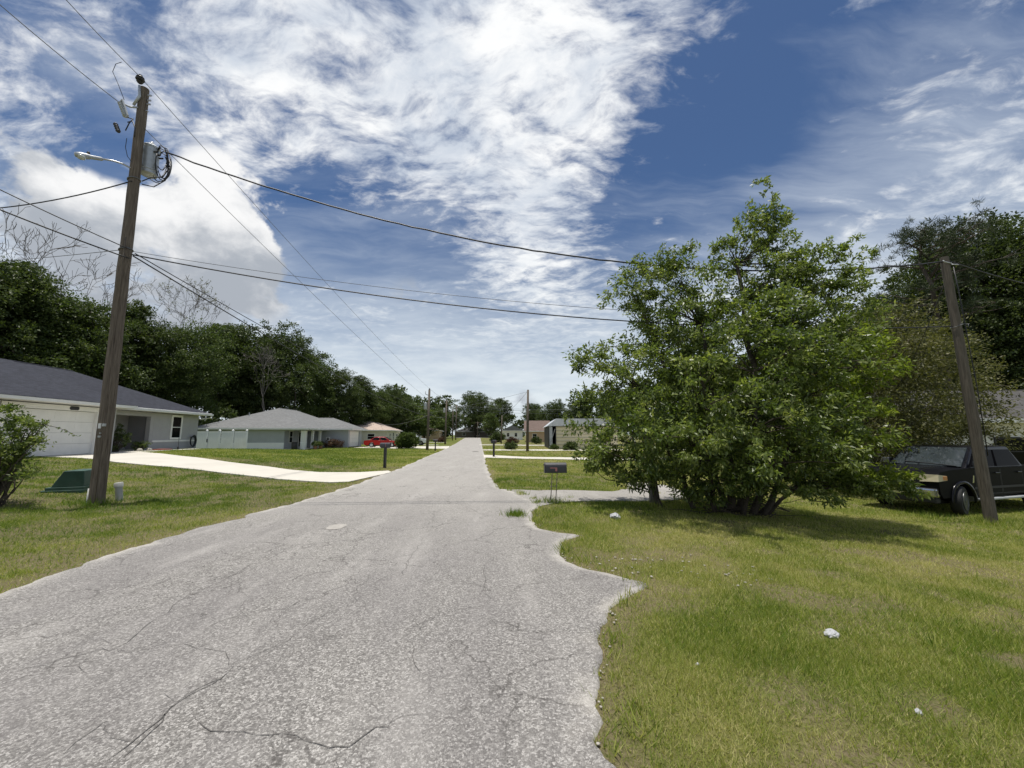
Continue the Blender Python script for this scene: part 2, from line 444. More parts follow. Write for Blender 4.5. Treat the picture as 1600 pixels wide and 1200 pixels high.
def gp(px, py, dz_=0.0):
    r = ray(px, py); z = 0.0; p = None
    for _ in range(40):
        t = (z + dz_ - EYE) / r.z; p = r * t
        z = .5 * z + .5 * T(p.x, p.y)
    return Vector((p.x, p.y, T(p.x, p.y)))

def poly_mask(px, py, poly):
    poly = np.asarray(poly); ins = np.zeros(px.shape, bool); j = len(poly) - 1
    for i in range(len(poly)):
        xi, yi = poly[i]; xj, yj = poly[j]
        c = ((yi > py) != (yj > py)) & (px < (xj - xi) * (py - yi) / (yj - yi + 1e-12) + xi)
        ins ^= c; j = i
    return ins

# ------------------------------------------------------------------ ground sheet
def axis(segs):
    a = []
    for (lo, hi, st) in segs: a += list(np.arange(lo, hi - 1e-6, st))
    a.append(segs[-1][1]); return np.array(a)
gx = axis([(-900, -200, 100), (-200, -60, 10), (-60, -20, 1.5), (-20, 16, .22), (16, 40, 1.0), (40, 100, 6), (100, 200, 20), (200, 900, 100)])
gy = axis([(-300, -60, 40), (-60, -4, 4), (-4, 18, .22), (18, 40, .6), (40, 110, 2), (110, 260, 6), (260, 900, 80)])
GX, GY = np.meshgrid(gx, gy)
GZ = terr(GX, GY)
def dryness(x, y):
    """0 lush green .. 1 straw / bare"""
    base = fbm(x * .42 + 3, y * .42 + 9, 4)
    fine = fbm(x * 1.7 + 30, y * 1.7, 3)
    right = ss(.5, 3, x - XR(y))
    v = .34 + .95 * (base - .46) + .60 * (fine - .45) + .12 * right
    v = v + .30 * np.exp(-(((x - 5.6) / 3.0) ** 2 + ((y - 6.2) / 1.4) ** 2)) * (.4 + fine)
    v = v + .30 * np.exp(-(((x - 1.7) / .9) ** 2 + ((y - 2.3) / .5) ** 2))
    v = v + .16 * np.exp(-np.abs(XL(y) - x) / .35) * (x < XL(y)) + .25 * np.exp(-np.abs(x - XR(y)) / .25) * (x > XR(y))
    v = v - .20 * (x < XL(y)) * ss(.6, 4, XL(y) - x) + .16 * ss(12, 24, y)
    return np.clip(v, 0, 1)
def bare(x, y):
    f = fbm(x * 2.3 + 80, y * 2.3 + 11, 4)
    b = np.zeros_like(f)
    for (cx, cy, rx, ry, a) in ((4.05, 3.15, .4, .12, 1.0), (3.2, 4.2, .5, .12, .75), (5.8, 6.4, .9, .2, .8), (6.9, 4.9, 1.0, .3, .45), (1.6, 5.3, .6, .18, .65), (-7.2, 6.8, .25, .2, 1.1), (1.75, 2.1, .25, .09, .6), (4.8, 2.6, .4, .15, .4)):
        b = b + a * np.exp(-(((x - cx) / rx) ** 2 + ((y - cy) / ry) ** 2))
    b = b + .75 * np.exp(-np.maximum(x - XR(y), 0) / .10) * (y < 20) + .6 * np.exp(-np.maximum(XL(y) - x, 0) / .16)
    return np.clip(ss(.55, .95, b + .9 * (f - .42)), 0, 1)
nr, nc = GX.shape
idx = np.arange(nr * nc).reshape(nr, nc)
GF = np.stack([idx[:-1, :-1], idx[:-1, 1:], idx[1:, 1:], idx[1:, :-1]], -1).reshape(-1, 4)

m_, t, p = new_mat('lawn_ground')
c = t.pos()
dr_, ba = t.attr('dry'), t.attr('bare')
nf = t.noise(c, 3.0, 6, .65); nff = t.noise(c, 55.0, 4, .7); nm = t.noise(c, .32, 5, .6); nst = t.noise(t.mapping(c, (1, 1, 1), (0, 0, .5)), 14, 5, .7, .6)
v = t.m('ADD', dr_, t.m('MULTIPLY', t.m('SUBTRACT', nf, .5), .55))
v = t.m('ADD', v, t.m('MULTIPLY', t.m('SUBTRACT', nst, .5), .9))
col = t.ramp(v, [(.0, (.060, .092, .016)), (.35, (.110, .138, .026)), (.72, (.180, .184, .052)), (1.0, (.235, .212, .095))])
col = t.mix(t.mr(nff, .38, .62), t.mix(.45, col, (.02, .03, .008)), col)
soil = t.ramp(nff, [(.3, (.09, .072, .038)), (.7, (.24, .205, .12))])
col = t.mix(t.m('MULTIPLY', ba, t.mr(nst, .3, .55)), col, soil)
t.put(p.inputs['Base Color'], col); p.inputs['Roughness'].default_value = .95; p.inputs['Specular IOR Level'].default_value = .1
t.put(p.inputs['Normal'], t.bump(t.m('ADD', nff, nst), .8, .03))
M['lawn'] = m_
gme = mesh_np('ground', np.stack([GX, GY, GZ], -1).reshape(-1, 3), GF, M['lawn'], {'dry': dryness(GX, GY).ravel(), 'bare': bare(GX, GY).ravel()}, smooth=True)
prop(link('ground', gme), 'patchy green and straw coloured lawn ground on both sides of the road', None, None, 'structure')

# ------------------------------------------------------------------ asphalt
m_, t, p = new_mat('worn_asphalt')
c = t.pos()
ed = t.attr('edge')
cell = t.vor(c, 84, 'F1', 1)
cellv = t.sep(cell)[0]
grain = t.noise(c, 130, 3, .8)
st = t.ramp(cellv, [(0, (.13, .122, .113)), (.35, (.225, .215, .20)), (.72, (.35, .335, .312)), (1, (.54, .52, .49))])
st = t.mix(t.mr(grain, .56, .42, 0, .62), st, (.07, .066, .062))
big = t.noise(t.mapping(c, (1, .32, 1)), .9, 6, .62)
stain = t.noise(t.mapping(c, (1, .22, 1), (0, 0, .09)), 1.6, 5, .6)
st = t.mix(t.mr(big, .35, .68, .42, 0), st, (.16, .15, .15))
st = t.mix(t.mr(stain, .48, .72, 0, .30), st, (.47, .45, .42))
# far road painted paler, standing in for its brightness at a grazing view
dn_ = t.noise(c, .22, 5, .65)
far_pale = t.mr(t.m('MULTIPLY_ADD', dn_, 9.0, t.sep(c)[1]), 7, 19, .02, .50)      # paling grows along the road, its front broken up by noise
st = t.mix(far_pale, st, (.42, .40, .365))
# hairline alligator cracking
cv = t.v('ADD', c, t.v('SCALE', t.v('SUBTRACT', t.noise(c, 2.2, 5, .6, out=1), (.5, .5, .5)), scale=.55))
ck = t.vor(cv, 1.15, 'DISTANCE_TO_EDGE'); ck2 = t.vor(cv, 4.2, 'DISTANCE_TO_EDGE')
msk = t.mr(t.noise(c, .55, 3), .44, .56); msk2 = t.mr(t.noise(t.mapping(c, loc=(7, 3, 0)), .42, 3), .50, .62)
crack = t.m('MAXIMUM', t.m('MULTIPLY', t.mr(ck, .013, .003), msk), t.m('MULTIPLY', t.mr(ck2, .026, .006), msk2))
st = t.mix(t.m('MULTIPLY', crack, .60), st, (.055, .05, .046))
# bleached limestone rim
en = t.m('ADD', ed, t.m('MULTIPLY', t.m('SUBTRACT', t.noise(c, 6, 5, .7), .5), .26))
st = t.mix(t.m('MULTIPLY', t.mr(en, .24, .0, 0, .62), t.mr(t.noise(c, 1.1, 4, .6), .36, .62)), st, t.mix(t.mr(grain, .35, .65), (.40, .37, .33), (.66, .63, .57)))
t.put(p.inputs['Base Color'], st); p.inputs['Roughness'].default_value = .9; p.inputs['Specular IOR Level'].default_value = .25
t.put(p.inputs['Normal'], t.bump(t.m('ADD', cellv, grain), .55, .008))
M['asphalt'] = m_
M['crack'] = simple('crack_fill', (.10, .094, .087), .95, .3, 30)
M['patch'] = simple('pale_patch', (.335, .315, .285), .9, .15, 14)
m_, t, p = new_mat('driveway_concrete')
c = t.pos()
k = t.mix(t.mr(t.noise(c, .8, 5, .6), .4, .7, 0, .5), (.56, .53, .46), (.46, .43, .37))
k = t.mix(t.mr(t.noise(c, 60, 3, .7), .35, .65, 0, .25), k, (.42, .40, .36))
px_, py_c, _ = t.sep(c)
jt = t.m('FRACT', t.m('DIVIDE', t.m('ADD', t.m('MULTIPLY', px_, .98), t.m('MULTIPLY', py_c, -.16)), 3.1))
k = t.mix(t.m('MULTIPLY', t.m('LESS_THAN', jt, .007), .6), k, (.25, .235, .205))
t.put(p.inputs['Base Color'], k); p.inputs['Roughness'].default_value = .85
M['concrete'] = m_

RY = axis([(-60, -2, 4), (-2, 13, .045), (13, 30, .25), (30, 80, 1), (80, 152, 3)])
frac = np.array([0, .004, .012, .025, .05, .09] + list(np.linspace(.14, .86, 22)) + [.91, .95, .975, .988, .996, 1])
jag = lambda y, k: (fbm(y * 2.6 + k, y * 0 + k * 1.7, 6) - .5) * .40 * ss(40, 10, np.abs(y)) + (fbm(y * .6 + k, y * 0 + 3, 3) - .5) * .16
XLr = XL(RY) + jag(RY, 3.0); XRr = XR(RY) + jag(RY, 91.0) * .8
PX = XLr[:, None] + (XRr - XLr)[:, None] * frac[None]; PY = np.repeat(RY[:, None], len(frac), 1)
PZ = terr(PX, PY) + .022
PZ[:, 0] -= .05; PZ[:, -1] -= .05
EDG = np.minimum(PX - XLr[:, None], XRr[:, None] - PX)
i2 = np.arange(PX.size).reshape(PX.shape)
RF = np.stack([i2[:-1, :-1], i2[:-1, 1:], i2[1:, 1:], i2[1:, :-1]], -1).reshape(-1, 4)
RV = np.stack([PX, PY, PZ], -1).reshape(-1, 3); RE = EDG.ravel(); RM = np.zeros(len(RF), int)
# the larger cracks are part of the road mesh: narrow ribbons just above it
rv, rf, rm = [], [], []
crng = random.Random(5)
def crack(pts, w0=.012, mi=1, jit=.05, wob=.7):
    P = [Vector((q[0], q[1])) for q in pts]
    out = []
    for a, b in zip(P[:-1], P[1:]):
        n = max(2, int((b - a).length / .07))
        for i in range(n):
            q = a.lerp(b, i / n)
            nx = (b - a).normalized(); nx = Vector((-nx.y, nx.x))
            out.append(q + nx * (fbm(np.array(q.x * 4.3), np.array(q.y * 4.3 + 9), 4) - .5) * jit * 4 + nx * crng.uniform(-jit, jit) * .25)
    out.append(P[-1])
    for i, q in enumerate(out):
        dv = (out[min(i + 1, len(out) - 1)] - out[max(i - 1, 0)]); dv = dv.normalized() if dv.length > 0 else Vector((1, 0))
        nx = Vector((-dv.y, dv.x)); ww = w0 * .19 * (1 - wob * crng.random()) * (1 if 0 < i < len(out) - 1 else .2)
        for s_ in (-1, 1):
            e_ = q + nx * ww * s_; rv.append((e_.x, e_.y, T(e_.x, e_.y) + .0265))
    b0 = len(RV) + len(rv) - 2 * len(out)
    for i in range(len(out) - 1):
        rf.append((b0 + 2 * i, b0 + 2 * i + 1, b0 + 2 * i + 3, b0 + 2 * i + 2)); rm.append(mi)
def ck_px(lst, **k):
    P = [Vector(gp(*q)[:2]) for q in lst]
    crack([tuple(q) for q in P], **k)
    for a, b in zip(P[:-1], P[1:]):          # short hairline side branches
        for _ in range(max(1, int((b - a).length * 2.2))):
            q = a.lerp(b, crng.random()); an = crng.uniform(0, 6.28); L = crng.uniform(.10, .42)
            mid = q + Vector((math.cos(an), math.sin(an))) * L * .5; an += crng.uniform(-.9, .9)
            crack([tuple(q), tuple(mid), tuple(mid + Vector((math.cos(an), math.sin(an))) * L * .6)], w0=.007, jit=.05, wob=.9)
ck_px([(0, 1062), (70, 1046), (130, 1030), (175, 1022), (203, 1000), (240, 970), (280, 945), (330, 918), (385, 893), (425, 868), (452, 858)], w0=.016)
ck_px([(175, 1022), (245, 1017), (330, 1014), (352, 1024), (356, 1046), (372, 1042), (410, 1022), (447, 1004), (500, 972), (548, 948), (558, 925), (590, 895)], w0=.013)
ck_px([(330, 1014), (390, 975), (440, 955), (490, 935)], w0=.010)
ck_px([(367, 1046), (330, 1078), (280, 1112), (230, 1152), (165, 1198)], w0=.022)
ck_px([(350, 1062), (295, 1095), (255, 1135), (185, 1198)], w0=.018)
ck_px([(180, 1128), (135, 1148), (95, 1190)], w0=.012)
ck_px([(650, 1070), (645, 1035), (648, 1003), (670, 980), (690, 965), (683, 950)], w0=.016)
ck_px([(640, 983), (662, 983), (690, 962), (725, 956), (758, 950), (760, 920), (756, 890), (772, 876), (735, 864)], w0=.014)
ck_px([(762, 968), (778, 1002)], w0=.012)
ck_px([(690, 1038), (745, 1020)], w0=.010)
ck_px([(500, 1185), (545, 1175), (590, 1152), (610, 1145)], w0=.024)
ck_px([(320, 1128), (345, 1140), (390, 1162), (470, 1172), (520, 1178)], w0=.016)
ck_px([(625, 880), (600, 905), (580, 930), (548, 948)], w0=.010)
ck_px([(680, 800), (672, 830), (655, 860), (625, 905)], w0=.012)
ck_px([(417, 842), (440, 835), (462, 818)], w0=.012)
ck_px([(700, 850), (665, 870), (630, 884)], w0=.010)
crack([(-3.1, 5.5), (-2.9, 9), (-3.2, 14), (-3.7, 22)], w0=.013, jit=.03, wob=1.0)
crack([(-1.5, 7.0), (-1.6, 11), (-2.2, 17), (-3.0, 26)], w0=.013, jit=.05, wob=1.0)
# a pale round patch and a dark worn spot farther on
def disc(cx, cy, rx, ry, mi, dz_):
    b0 = len(RV) + len(rv); n = 18
    for k in range(n):
        q = 1 + .25 * (crng.random() - .5); x_, y_ = cx + rx * q * math.cos(2 * PI * k / n), cy + ry * q * math.sin(2 * PI * k / n)
        rv.append((x_, y_, T(x_, y_) + dz_))
    for k in range(1, n // 2):
        rf.append((b0 + k - 1, b0 + k, b0 + n - 1 - k, b0 + n - k) if k > 0 else None); rm.append(mi)
disc(-3.03, 7.0, .16, .2, 2, .0265)
q = gp(743, 706); disc(q.x, q.y, .35, .9, 1, .0265)
RVv = np.vstack([RV, np.array(rv)]); RFv = np.vstack([RF, np.array(rf)])
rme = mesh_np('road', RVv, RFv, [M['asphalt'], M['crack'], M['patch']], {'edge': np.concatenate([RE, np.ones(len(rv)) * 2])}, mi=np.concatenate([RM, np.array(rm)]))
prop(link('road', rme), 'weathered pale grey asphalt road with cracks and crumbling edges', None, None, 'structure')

import bmesh
def slab(name, poly, off, mat, step=1.0, skirt=.10, label=None, jitter=0.0, edge=None):
    """flat paving that follows the ground"""
    P = []
    n = len(poly)
    for i in range(n):
        a, b = Vector(poly[i]), Vector(poly[(i + 1) % n]); k = max(1, int((b - a).length / (.25 if jitter else 2)))
        for j in range(k):
            q = a.lerp(b, j / k)
            if jitter:
                q += Vector(((fbm(np.array(q.x * 2.7), np.array(q.y * 2.7 + 4), 4) - .5), (fbm(np.array(q.x * 2.7 + 50), np.array(q.y * 2.7), 4) - .5))) * jitter
            P.append(q)
    bm = bmesh.new()
    bm.faces.new([bm.verts.new((q.x, q.y, 0)) for q in P])
    xs = [q.x for q in P]; ys = [q.y for q in P]
    for ax, lo, hi in ((0, min(xs), max(xs)), (1, min(ys), max(ys))):
        v_ = lo + step
        while v_ < hi - .01:
            co = [0, 0, 0]; no = [0, 0, 0]; co[ax] = v_; no[ax] = 1
            bmesh.ops.bisect_plane(bm, geom=bm.verts[:] + bm.edges[:] + bm.faces[:], plane_co=co, plane_no=no)
            v_ += step
    for v_ in bm.verts: v_.co.z = T(v_.co.x, v_.co.y) + off
    be = [e for e in bm.edges if e.is_boundary]
    r = bmesh.ops.extrude_edge_only(bm, edges=be)
    for v_ in r['geom']:
        if isinstance(v_, bmesh.types.BMVert): v_.co.z -= skirt
    bmesh.ops.recalc_face_normals(bm, faces=bm.faces)
    me = bpy.data.meshes.new(name); bm.to_mesh(me); bm.free(); me.materials.append(mat)
    if edge is not None:
        a_ = me.attributes.new('edge', 'FLOAT', 'POINT'); a_.data.foreach_set('value', np.full(len(me.vertices), edge, np.float32))
    o_ = link(name, me); prop(o_, label, None, None, 'structure'); return o_
px2 = lambda l: [tuple(gp(*q)[:2]) for q in l]
DRIVE1 = px2([(33, 711), (153, 706.5), (180, 705), (222, 707), (300, 715), (400, 728), (500, 739), (560, 739), (607, 736.5), (612, 739), (545, 754), (515, 755), (400, 745.5), (270, 731), (180, 723), (60, 714)])
DRIVE2 = [(-21.6, 53.6), (-20.9, 59.5), (-9.4, 60), (-9.2, 58), (-8.3, 51.5), (-8.15, 49), (-14, 50.5)]
DRIVE3 = [(-1.95, 27.5), (-2.3, 32.0), (.6, 29.2), (5.2, 31.8), (12.5, 33.5), (12.5, 30.8), (5.4, 29.2), (1.0, 26.6)]
DRIVER = [(-.6, 8.55), (.42, 8.75), (.95, 9.42), (1.7, 9.8), (3.2, 10.15), (4.6, 10.9), (5.6, 12.6), (6.0, 15.5), (4.4, 15.6), (3.9, 13.2), (3.0, 11.9), (.5, 11.55), (-.6, 11.9)]
slab('driveway', DRIVE1, .035, M['concrete'], 1.2, .10, 'wide white concrete driveway of the charcoal roofed house')
slab('driveway', DRIVE2, .035, M['concrete'], 2.0, .10, 'white concrete driveway under the red sedan')
slab('path', DRIVE3, .035, M['concrete'], 2.0, .10, 'narrow bent white concrete path beyond the wire legged mailbox')
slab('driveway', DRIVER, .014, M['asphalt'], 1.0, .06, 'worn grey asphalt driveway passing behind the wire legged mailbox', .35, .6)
for i, (pl, lb) in enumerate([([(-12.5, 66), (-20, 66), (-24, 68), (-24, 70), (-12.6, 68.5)], 'thin pale driveway beyond the round hedge'),
                              ([(-14.0, 84), (-30, 86), (-30, 88.5), (-14.2, 86)], 'thin pale driveway of the tan house down the street'),
                              ([(-3.2, 44), (-2.0, 43.5), (12, 47.5), (28, 48), (28, 51), (12, 51.5), (-3.4, 46.5)], 'pale concrete apron before the beige metal barn'),
                              ([(-5.4, 66), (20, 68), (20, 72), (-5.8, 69.5)], 'pale concrete driveway near the small grey gabled house')]):
    slab('driveway', pl, .035, M['concrete'], 4.0, .10, lb)
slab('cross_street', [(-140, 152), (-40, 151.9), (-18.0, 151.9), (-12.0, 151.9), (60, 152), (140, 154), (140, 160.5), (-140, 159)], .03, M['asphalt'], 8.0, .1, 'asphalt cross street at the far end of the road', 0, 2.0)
PAVED = [DRIVE1, DRIVE2, DRIVE3, DRIVER]

# ------------------------------------------------------------------ grass blades (uncountable)
grs = np.random.RandomState(11)
def blades(x, y, ln, wd):
    n = len(x)
    z = terr(x, y)
    dry = np.clip(dryness(x, y) + grs.normal(0, .24, n) + (grs.rand(n) < .13) * .7, 0, 1)
    a = grs.rand(n) * 2 * PI; tilt = np.clip(grs.normal(.82, .32, n), .05, 1.45)
    L = ln * (.55 + .8 * grs.rand(n)) * (1.12 - .45 * dry); w_ = wd * (.7 + .6 * grs.rand(n))
    dx, dy = np.cos(a), np.sin(a); b = grs.rand(n) * 2 * PI; bx, by = np.cos(b), np.sin(b)
    P0 = np.stack([x - bx * w_ / 2, y - by * w_ / 2, z - .004], -1); P1 = np.stack([x + bx * w_ / 2, y + by * w_ / 2, z - .004], -1)
    tx = x + dx * np.sin(tilt) * L; ty = y + dy * np.sin(tilt) * L
    P2 = np.stack([tx, ty, z + np.cos(tilt) * L + .006], -1)
    V = np.stack([P0, P1, P2], 1).reshape(-1, 3)
    return V, np.repeat(dry, 3)
def scatter(x0, x1, y0, y1, dens):
    n = int((x1 - x0) * (y1 - y0) * dens)
    x = x0 + (x1 - x0) * grs.rand(n); y = y0 + (y1 - y0) * grs.rand(n)
    k = (np.abs(x) < 1.40 * y + .8)
    x, y = x[k], y[k]
    k = (x < XL(y) + jag(y, 3.0) + .015) | (x > XR(y) + jag(y, 91.0) * .8 - .015)
    x, y = x[k], y[k]
    for pl in PAVED:
        k = ~poly_mask(x, y, pl); x, y = x[k], y[k]
    k = grs.rand(len(x)) > .78 * bare(x, y)
    x, y = x[k], y[k]
    k = grs.rand(len(x)) < .30 + 1.1 * fbm(x * 4 + 9, y * 4, 3)
    return x[k], y[k]
GV, GA = [], []
for (x0, x1, y0, y1, dn, ln, wd) in [(.3, 6.5, 1.8, 3.4, 15000, .058, .0046), (.3, 9, 3.4, 5.5, 9500, .060, .006), (-10, 0, 4.0, 8, 4800, .062, .008), (.3, 13, 5.5, 8, 5200, .062, .008),
                                     (-16, 17, 8, 12, 2400, .066, .011), (-24, 22, 12, 20, 800, .072, .018), (-30, 22, 20, 34, 260, .085, .03), (-34, 28, 34, 60, 60, .10, .055)]:
    x, y = scatter(x0, x1, y0, y1, dn)
    V_, A_ = blades(x, y, ln, wd); GV.append(V_); GA.append(A_)
# taller weedy tufts: road edges, pole feet, a tuft in the asphalt
tuf = []
for (cx, cy, r, n, h) in [(.07, 7.95, .16, 420, .13), (-8.9, 8.6, .3, 260, .16), (12.0, 10.1, .45, 500, .20), (1.0, 9.6, .25, 260, .14), (11.2, 10.9, .5, 260, .18), (3.6, 9.6, .5, 200, .16), (-11.0, 10.4, .5, 220, .12)]:
    tuf.append((cx + grs.normal(0, r * .6, n), cy + grs.normal(0, r * .6, n), np.full(n, h)))
for _ in range(150):
    yy = 2 + 12 * grs.rand(); xx = XR(yy) + abs(grs.normal(0, .12)) + .03 if grs.rand() < .55 else XR(yy) + grs.rand() * 7
    if xx > 1.3 * yy: continue
    n = 22; tuf.append((xx + grs.normal(0, .05, n), yy + grs.normal(0, .05, n), np.full(n, .06 + .09 * grs.rand())))
for (x, y, h) in tuf:
    V_, A_ = blades(x, y, h, .007 + .0006 * np.abs(y)); V_[2::3, 2] += h * .25; GV.append(V_); GA.append(np.clip(A_ - .12, 0, 1))
GV = np.vstack(GV); GA = np.concatenate(GA)
M['blade'] = leaf_mat('grass_blade', [(.082, .142, .018), (.222, .262, .044), (.45, .41, .19)], .34, .6, .2)
gb = link('grass', mesh_np('grass', GV, np.arange(len(GV)).reshape(-1, 3), M['blade'], {'tint': GA}))
prop(gb, 'short patchy green and straw grass blades covering the lawns', None, None, 'stuff')
print('blades', len(GV) // 3)

# ------------------------------------------------------------------ houses
def hip_roof(name, parent, x0, x1, y0, y1, z, rise, mat, axis='y', run=None, th=.17, fascia=True, gable=False):
    """hipped roof over an eave rectangle; the ridge runs along axis"""
    if axis == 'y':
        xm = (x0 + x1) / 2; run = (x1 - x0) / 2 if run is None else run
        a, b = (xm, y0 + run, z + rise), (xm, y1 - run, z + rise)
        if gable: a, b = (xm, y0, z + rise), (xm, y1, z + rise)
        c = [(x0, y0, z), (x1, y0, z), (x1, y1, z), (x0, y1, z)]
        F = [(0, 1, 4), (1, 2, 5, 4), (2, 3, 5), (3, 0, 4, 5)]
    else:
        ym = (y0 + y1) / 2; run = (y1 - y0) / 2 if run is None else run
        a, b = (x0 + run, ym, z + rise), (x1 - run, ym, z + rise)
        if gable: a, b = (x0, ym, z + rise), (x1, ym, z + rise)
        c = [(x0, y0, z), (x1, y0, z), (x1, y1, z), (x0, y1, z)]
        F = [(0, 1, 5, 4), (1, 2, 5), (2, 3, 4, 5), (3, 0, 4)]
    mb = MB(); mb.add(c + [a, b], F + [(3, 2, 1, 0)])
    # ridge and hip caps
    for q, r in ((a, b), (c[0], a), (c[3], a) if axis == 'y' else (c[3], a), (c[1], a) if axis == 'y' else (c[1], b), (c[2], b), (c[3], b) if axis == 'y' else (c[2], b)):
        if (Vector(q) - Vector(r)).length > .3 and not gable: pass
    if (Vector(a) - Vector(b)).length > .3: mb.tube([a, b], .045, 5)
    ro = mb.build(name, mat, parent)
    if fascia:
        f = MB(); w_ = .035
        f.box(x0 - w_, x1 + w_, y0 - w_, y0 - .002, z - th, z + .02); f.box(x0 - w_, x1 + w_, y1 + .002, y1 + w_, z - th, z + .02)
        f.box(x0 - w_, x0 - .002, y0 - .002, y1 + .002, z - th, z + .02); f.box(x1 + .002, x1 + w_, y0 - .002, y1 + .002, z - th, z + .02)
        f.box(x0 + .004, x1 - .004, y0 + .004, y1 - .004, z - th + .01, z - th + .03)
        f.build('fascia', M['white'], ro)
    return ro

def window(parent, o_, ax, w_, h, frame=.09, sash=True, mat=None, glass=None):
    """o_: centre of the sill line on the wall plane; ax 'x': wall faces +x, 'y': wall faces -y"""
    def bx(mb, a0, a1, d0, d1, z0, z1):
        if ax == 'x': mb.box(o_[0] + d0, o_[0] + d1, o_[1] + a0, o_[1] + a1, o_[2] + z0, o_[2] + z1)
        elif ax == '-x': mb.box(o_[0] - d1, o_[0] - d0, o_[1] + a0, o_[1] + a1, o_[2] + z0, o_[2] + z1)
        else: mb.box(o_[0] + a0, o_[0] + a1, o_[1] - d1, o_[1] - d0, o_[2] + z0, o_[2] + z1)
    f = MB()
    bx(f, -w_ / 2, -w_ / 2 + frame, -.02, .045, 0, h); bx(f, w_ / 2 - frame, w_ / 2, -.02, .045, 0, h)
    bx(f, -w_ / 2 + frame, w_ / 2 - frame, -.02, .047, 0, frame); bx(f, -w_ / 2 + frame, w_ / 2 - frame, -.02, .047, h - frame, h)
    if sash: bx(f, -w_ / 2 + frame, w_ / 2 - frame, -.02, .04, h * .5 - .025, h * .5 + .025)
    fo = f.build('window', mat or M['white'], parent)
    g = MB(); bx(g, -w_ / 2 + frame, w_ / 2 - frame, -.02, .012, frame, h - frame)
    g.build('pane', glass or M['glass'], fo)
    return fo

# --- the charcoal roofed house beside the near pole
h1 = empty('house', (-22.09, 21.84, T(-22.09, 21.84) + .02), R(8.6), 'grey stucco house with charcoal shingle roof and wide white garage door', 'house', 'houses along the street')
wl = MB()
wl.box(-6, 0, -1.10, 0, -.6, 2.42); wl.box(-6, 0, -7.2, -5.62, -.6, 2.42); wl.box(-6, 0, -5.62, -1.10, 2.30, 2.42)   # garage piers and header
wl.box(-11, -.9, 4.2, 8.75, -.6, 2.42)                                                                                 # main block
wl.box(-11, -2.4, .01, 4.195, -.6, 2.42)                                                                               # behind the porch
wl.box(-1.15, -.9, .01, 4.195, 2.16, 2.42); wl.box(-1.15, -.9, 3.9, 4.195, -.6, 2.16)
wl.build('wall', M['grey_wall'], h1)
pr = MB(); pr.box(-2.385, -1.16, 4.175, 4.192, 0, 2.16); pr.build('porch_shade_sheet', M['grey_shaded'], h1)  # thin sheet over the recess side wall, shade painted in
pf = MB(); pf.box(-2.6, -.6, .02, 4.19, -.6, .03); pf.build('porch_floor', M['concrete'], h1)
fd = MB(); fd.box(-2.4, -2.36, 1.3, 2.3, .03, 2.1); fdo = fd.build('front_door', M['white'], h1)
kn = MB(); kn.lathe([(.0, 0), (.03, .01), (.035, .04), (.0, .07)], 10, 'x', (-2.36, 2.2, 1.0)); kn.build('handle', M['steel'], fdo, True)
bd = MB(); bd.box(-.905, -.87, 4.2, 8.77, .50, .62); bd.box(-6, -.905, 8.75, 8.785, .50, .62); bd.build('trim_band', M['white'], h1)
gd = MB()
for k in range(4):
    gd.box(-.16, -.12, -5.52, -1.20, .02 + k * .535, .02 + k * .535 + .525)
    for j in range(4):
        y0 = -5.40 + j * 1.06
        gd.box(-.12, -.114, y0, y0 + .92, .10 + k * .535, .10 + k * .535 + .36)
gdo = gd.build('garage_door', M['white'], h1)
gt = MB(); gt.box(-.14, .035, -5.72, -5.52, 0, 2.17); gt.box(-.14, .035, -1.20, -1.0, 0, 2.17); gt.box(-.14, .037, -5.72, -1.0, 2.17, 2.40); gt.build('garage_trim', M['white'], h1)
nb = MB(); nb.prism([(-2.78, 2.24), (-2.72, 2.20), (-2.36, 2.20), (-2.30, 2.24), (-2.30, 2.34), (-2.36, 2.38), (-2.72, 2.38), (-2.78, 2.34)], 'x', .037, .055)
nbo = nb.build('number_plate', M['black_paint'], h1)
window(h1, (-.9, 6.35, .66), 'x', 1.12, 1.70, .13)
hip_roof('roof', h1, -11.2, -.4, -14, 9.4, 2.62, 2.45, M['roof_char'])
gr = MB()
gr.add([(.6, -14, 2.63), (.6, .4, 2.63), (-5.78, .4, 5.09), (-5.78, -14, 5.09), (-.4, .75, 2.64)], [(0, 1, 2, 3), (1, 4, 2)])
gro = gr.build('garage_roof', M['roof_char'], h1)
gf = MB(); gf.box(.6, .72, -14, .42, 2.46, 2.60); gf.box(-.4, .6, .4, .44, 2.45, 2.62); gf.box(.02, .6, -14, .4, 2.45, 2.47); gf.build('gutter', M['white'], gro)
gf = MB(); gf.box(-.36, -.25, .46, 9.45, 2.46, 2.60); gf.tube([(-.3, 9.42, 2.5), (-.42, 9.3, 2.3), (-.85, 8.9, 2.15)], .04, 6); gf.build('gutter', M['white'], h1)

# --- the blue grey house
h2 = empty('house', (-24.7, 47.0, T(-24.7, 47) + .03), R(5.7), 'blue grey single storey house with pale grey hipped roof and white porch columns', 'house', 'houses along the street')
wl = MB()
wl.box(-12.0, -2.35, 0, 6.2, -.5, 2.45); wl.box(-12, -2.3, 6.2, 17, -.5, 2.45); wl.box(-2.29, 2.95, 6.7, 7.35, -.5, 2.45)
wl.box(-2.29, 2.95, 12.0, 13.2, -.5, 2.45); wl.box(-2.29, 2.95, 7.35, 12.0, 2.22, 2.45)
wl.box(-2.34, -.28, .02, .3, 2.2, 2.45); wl.box(-.28, -.02, .02, 6.68, 2.2, 2.45)
wl.build('wall', M['blue_wall'], h2)
lw = MB(); lw.box(-12.02, -2.33, -.03, -.003, -.5, .78); lw.build('lower_wall', M['vinyl'], h2)
pf = MB(); pf.box(-2.3, .0, .0, 6.69, -.5, .06); pf.build('porch_floor', M['concrete'], h2)
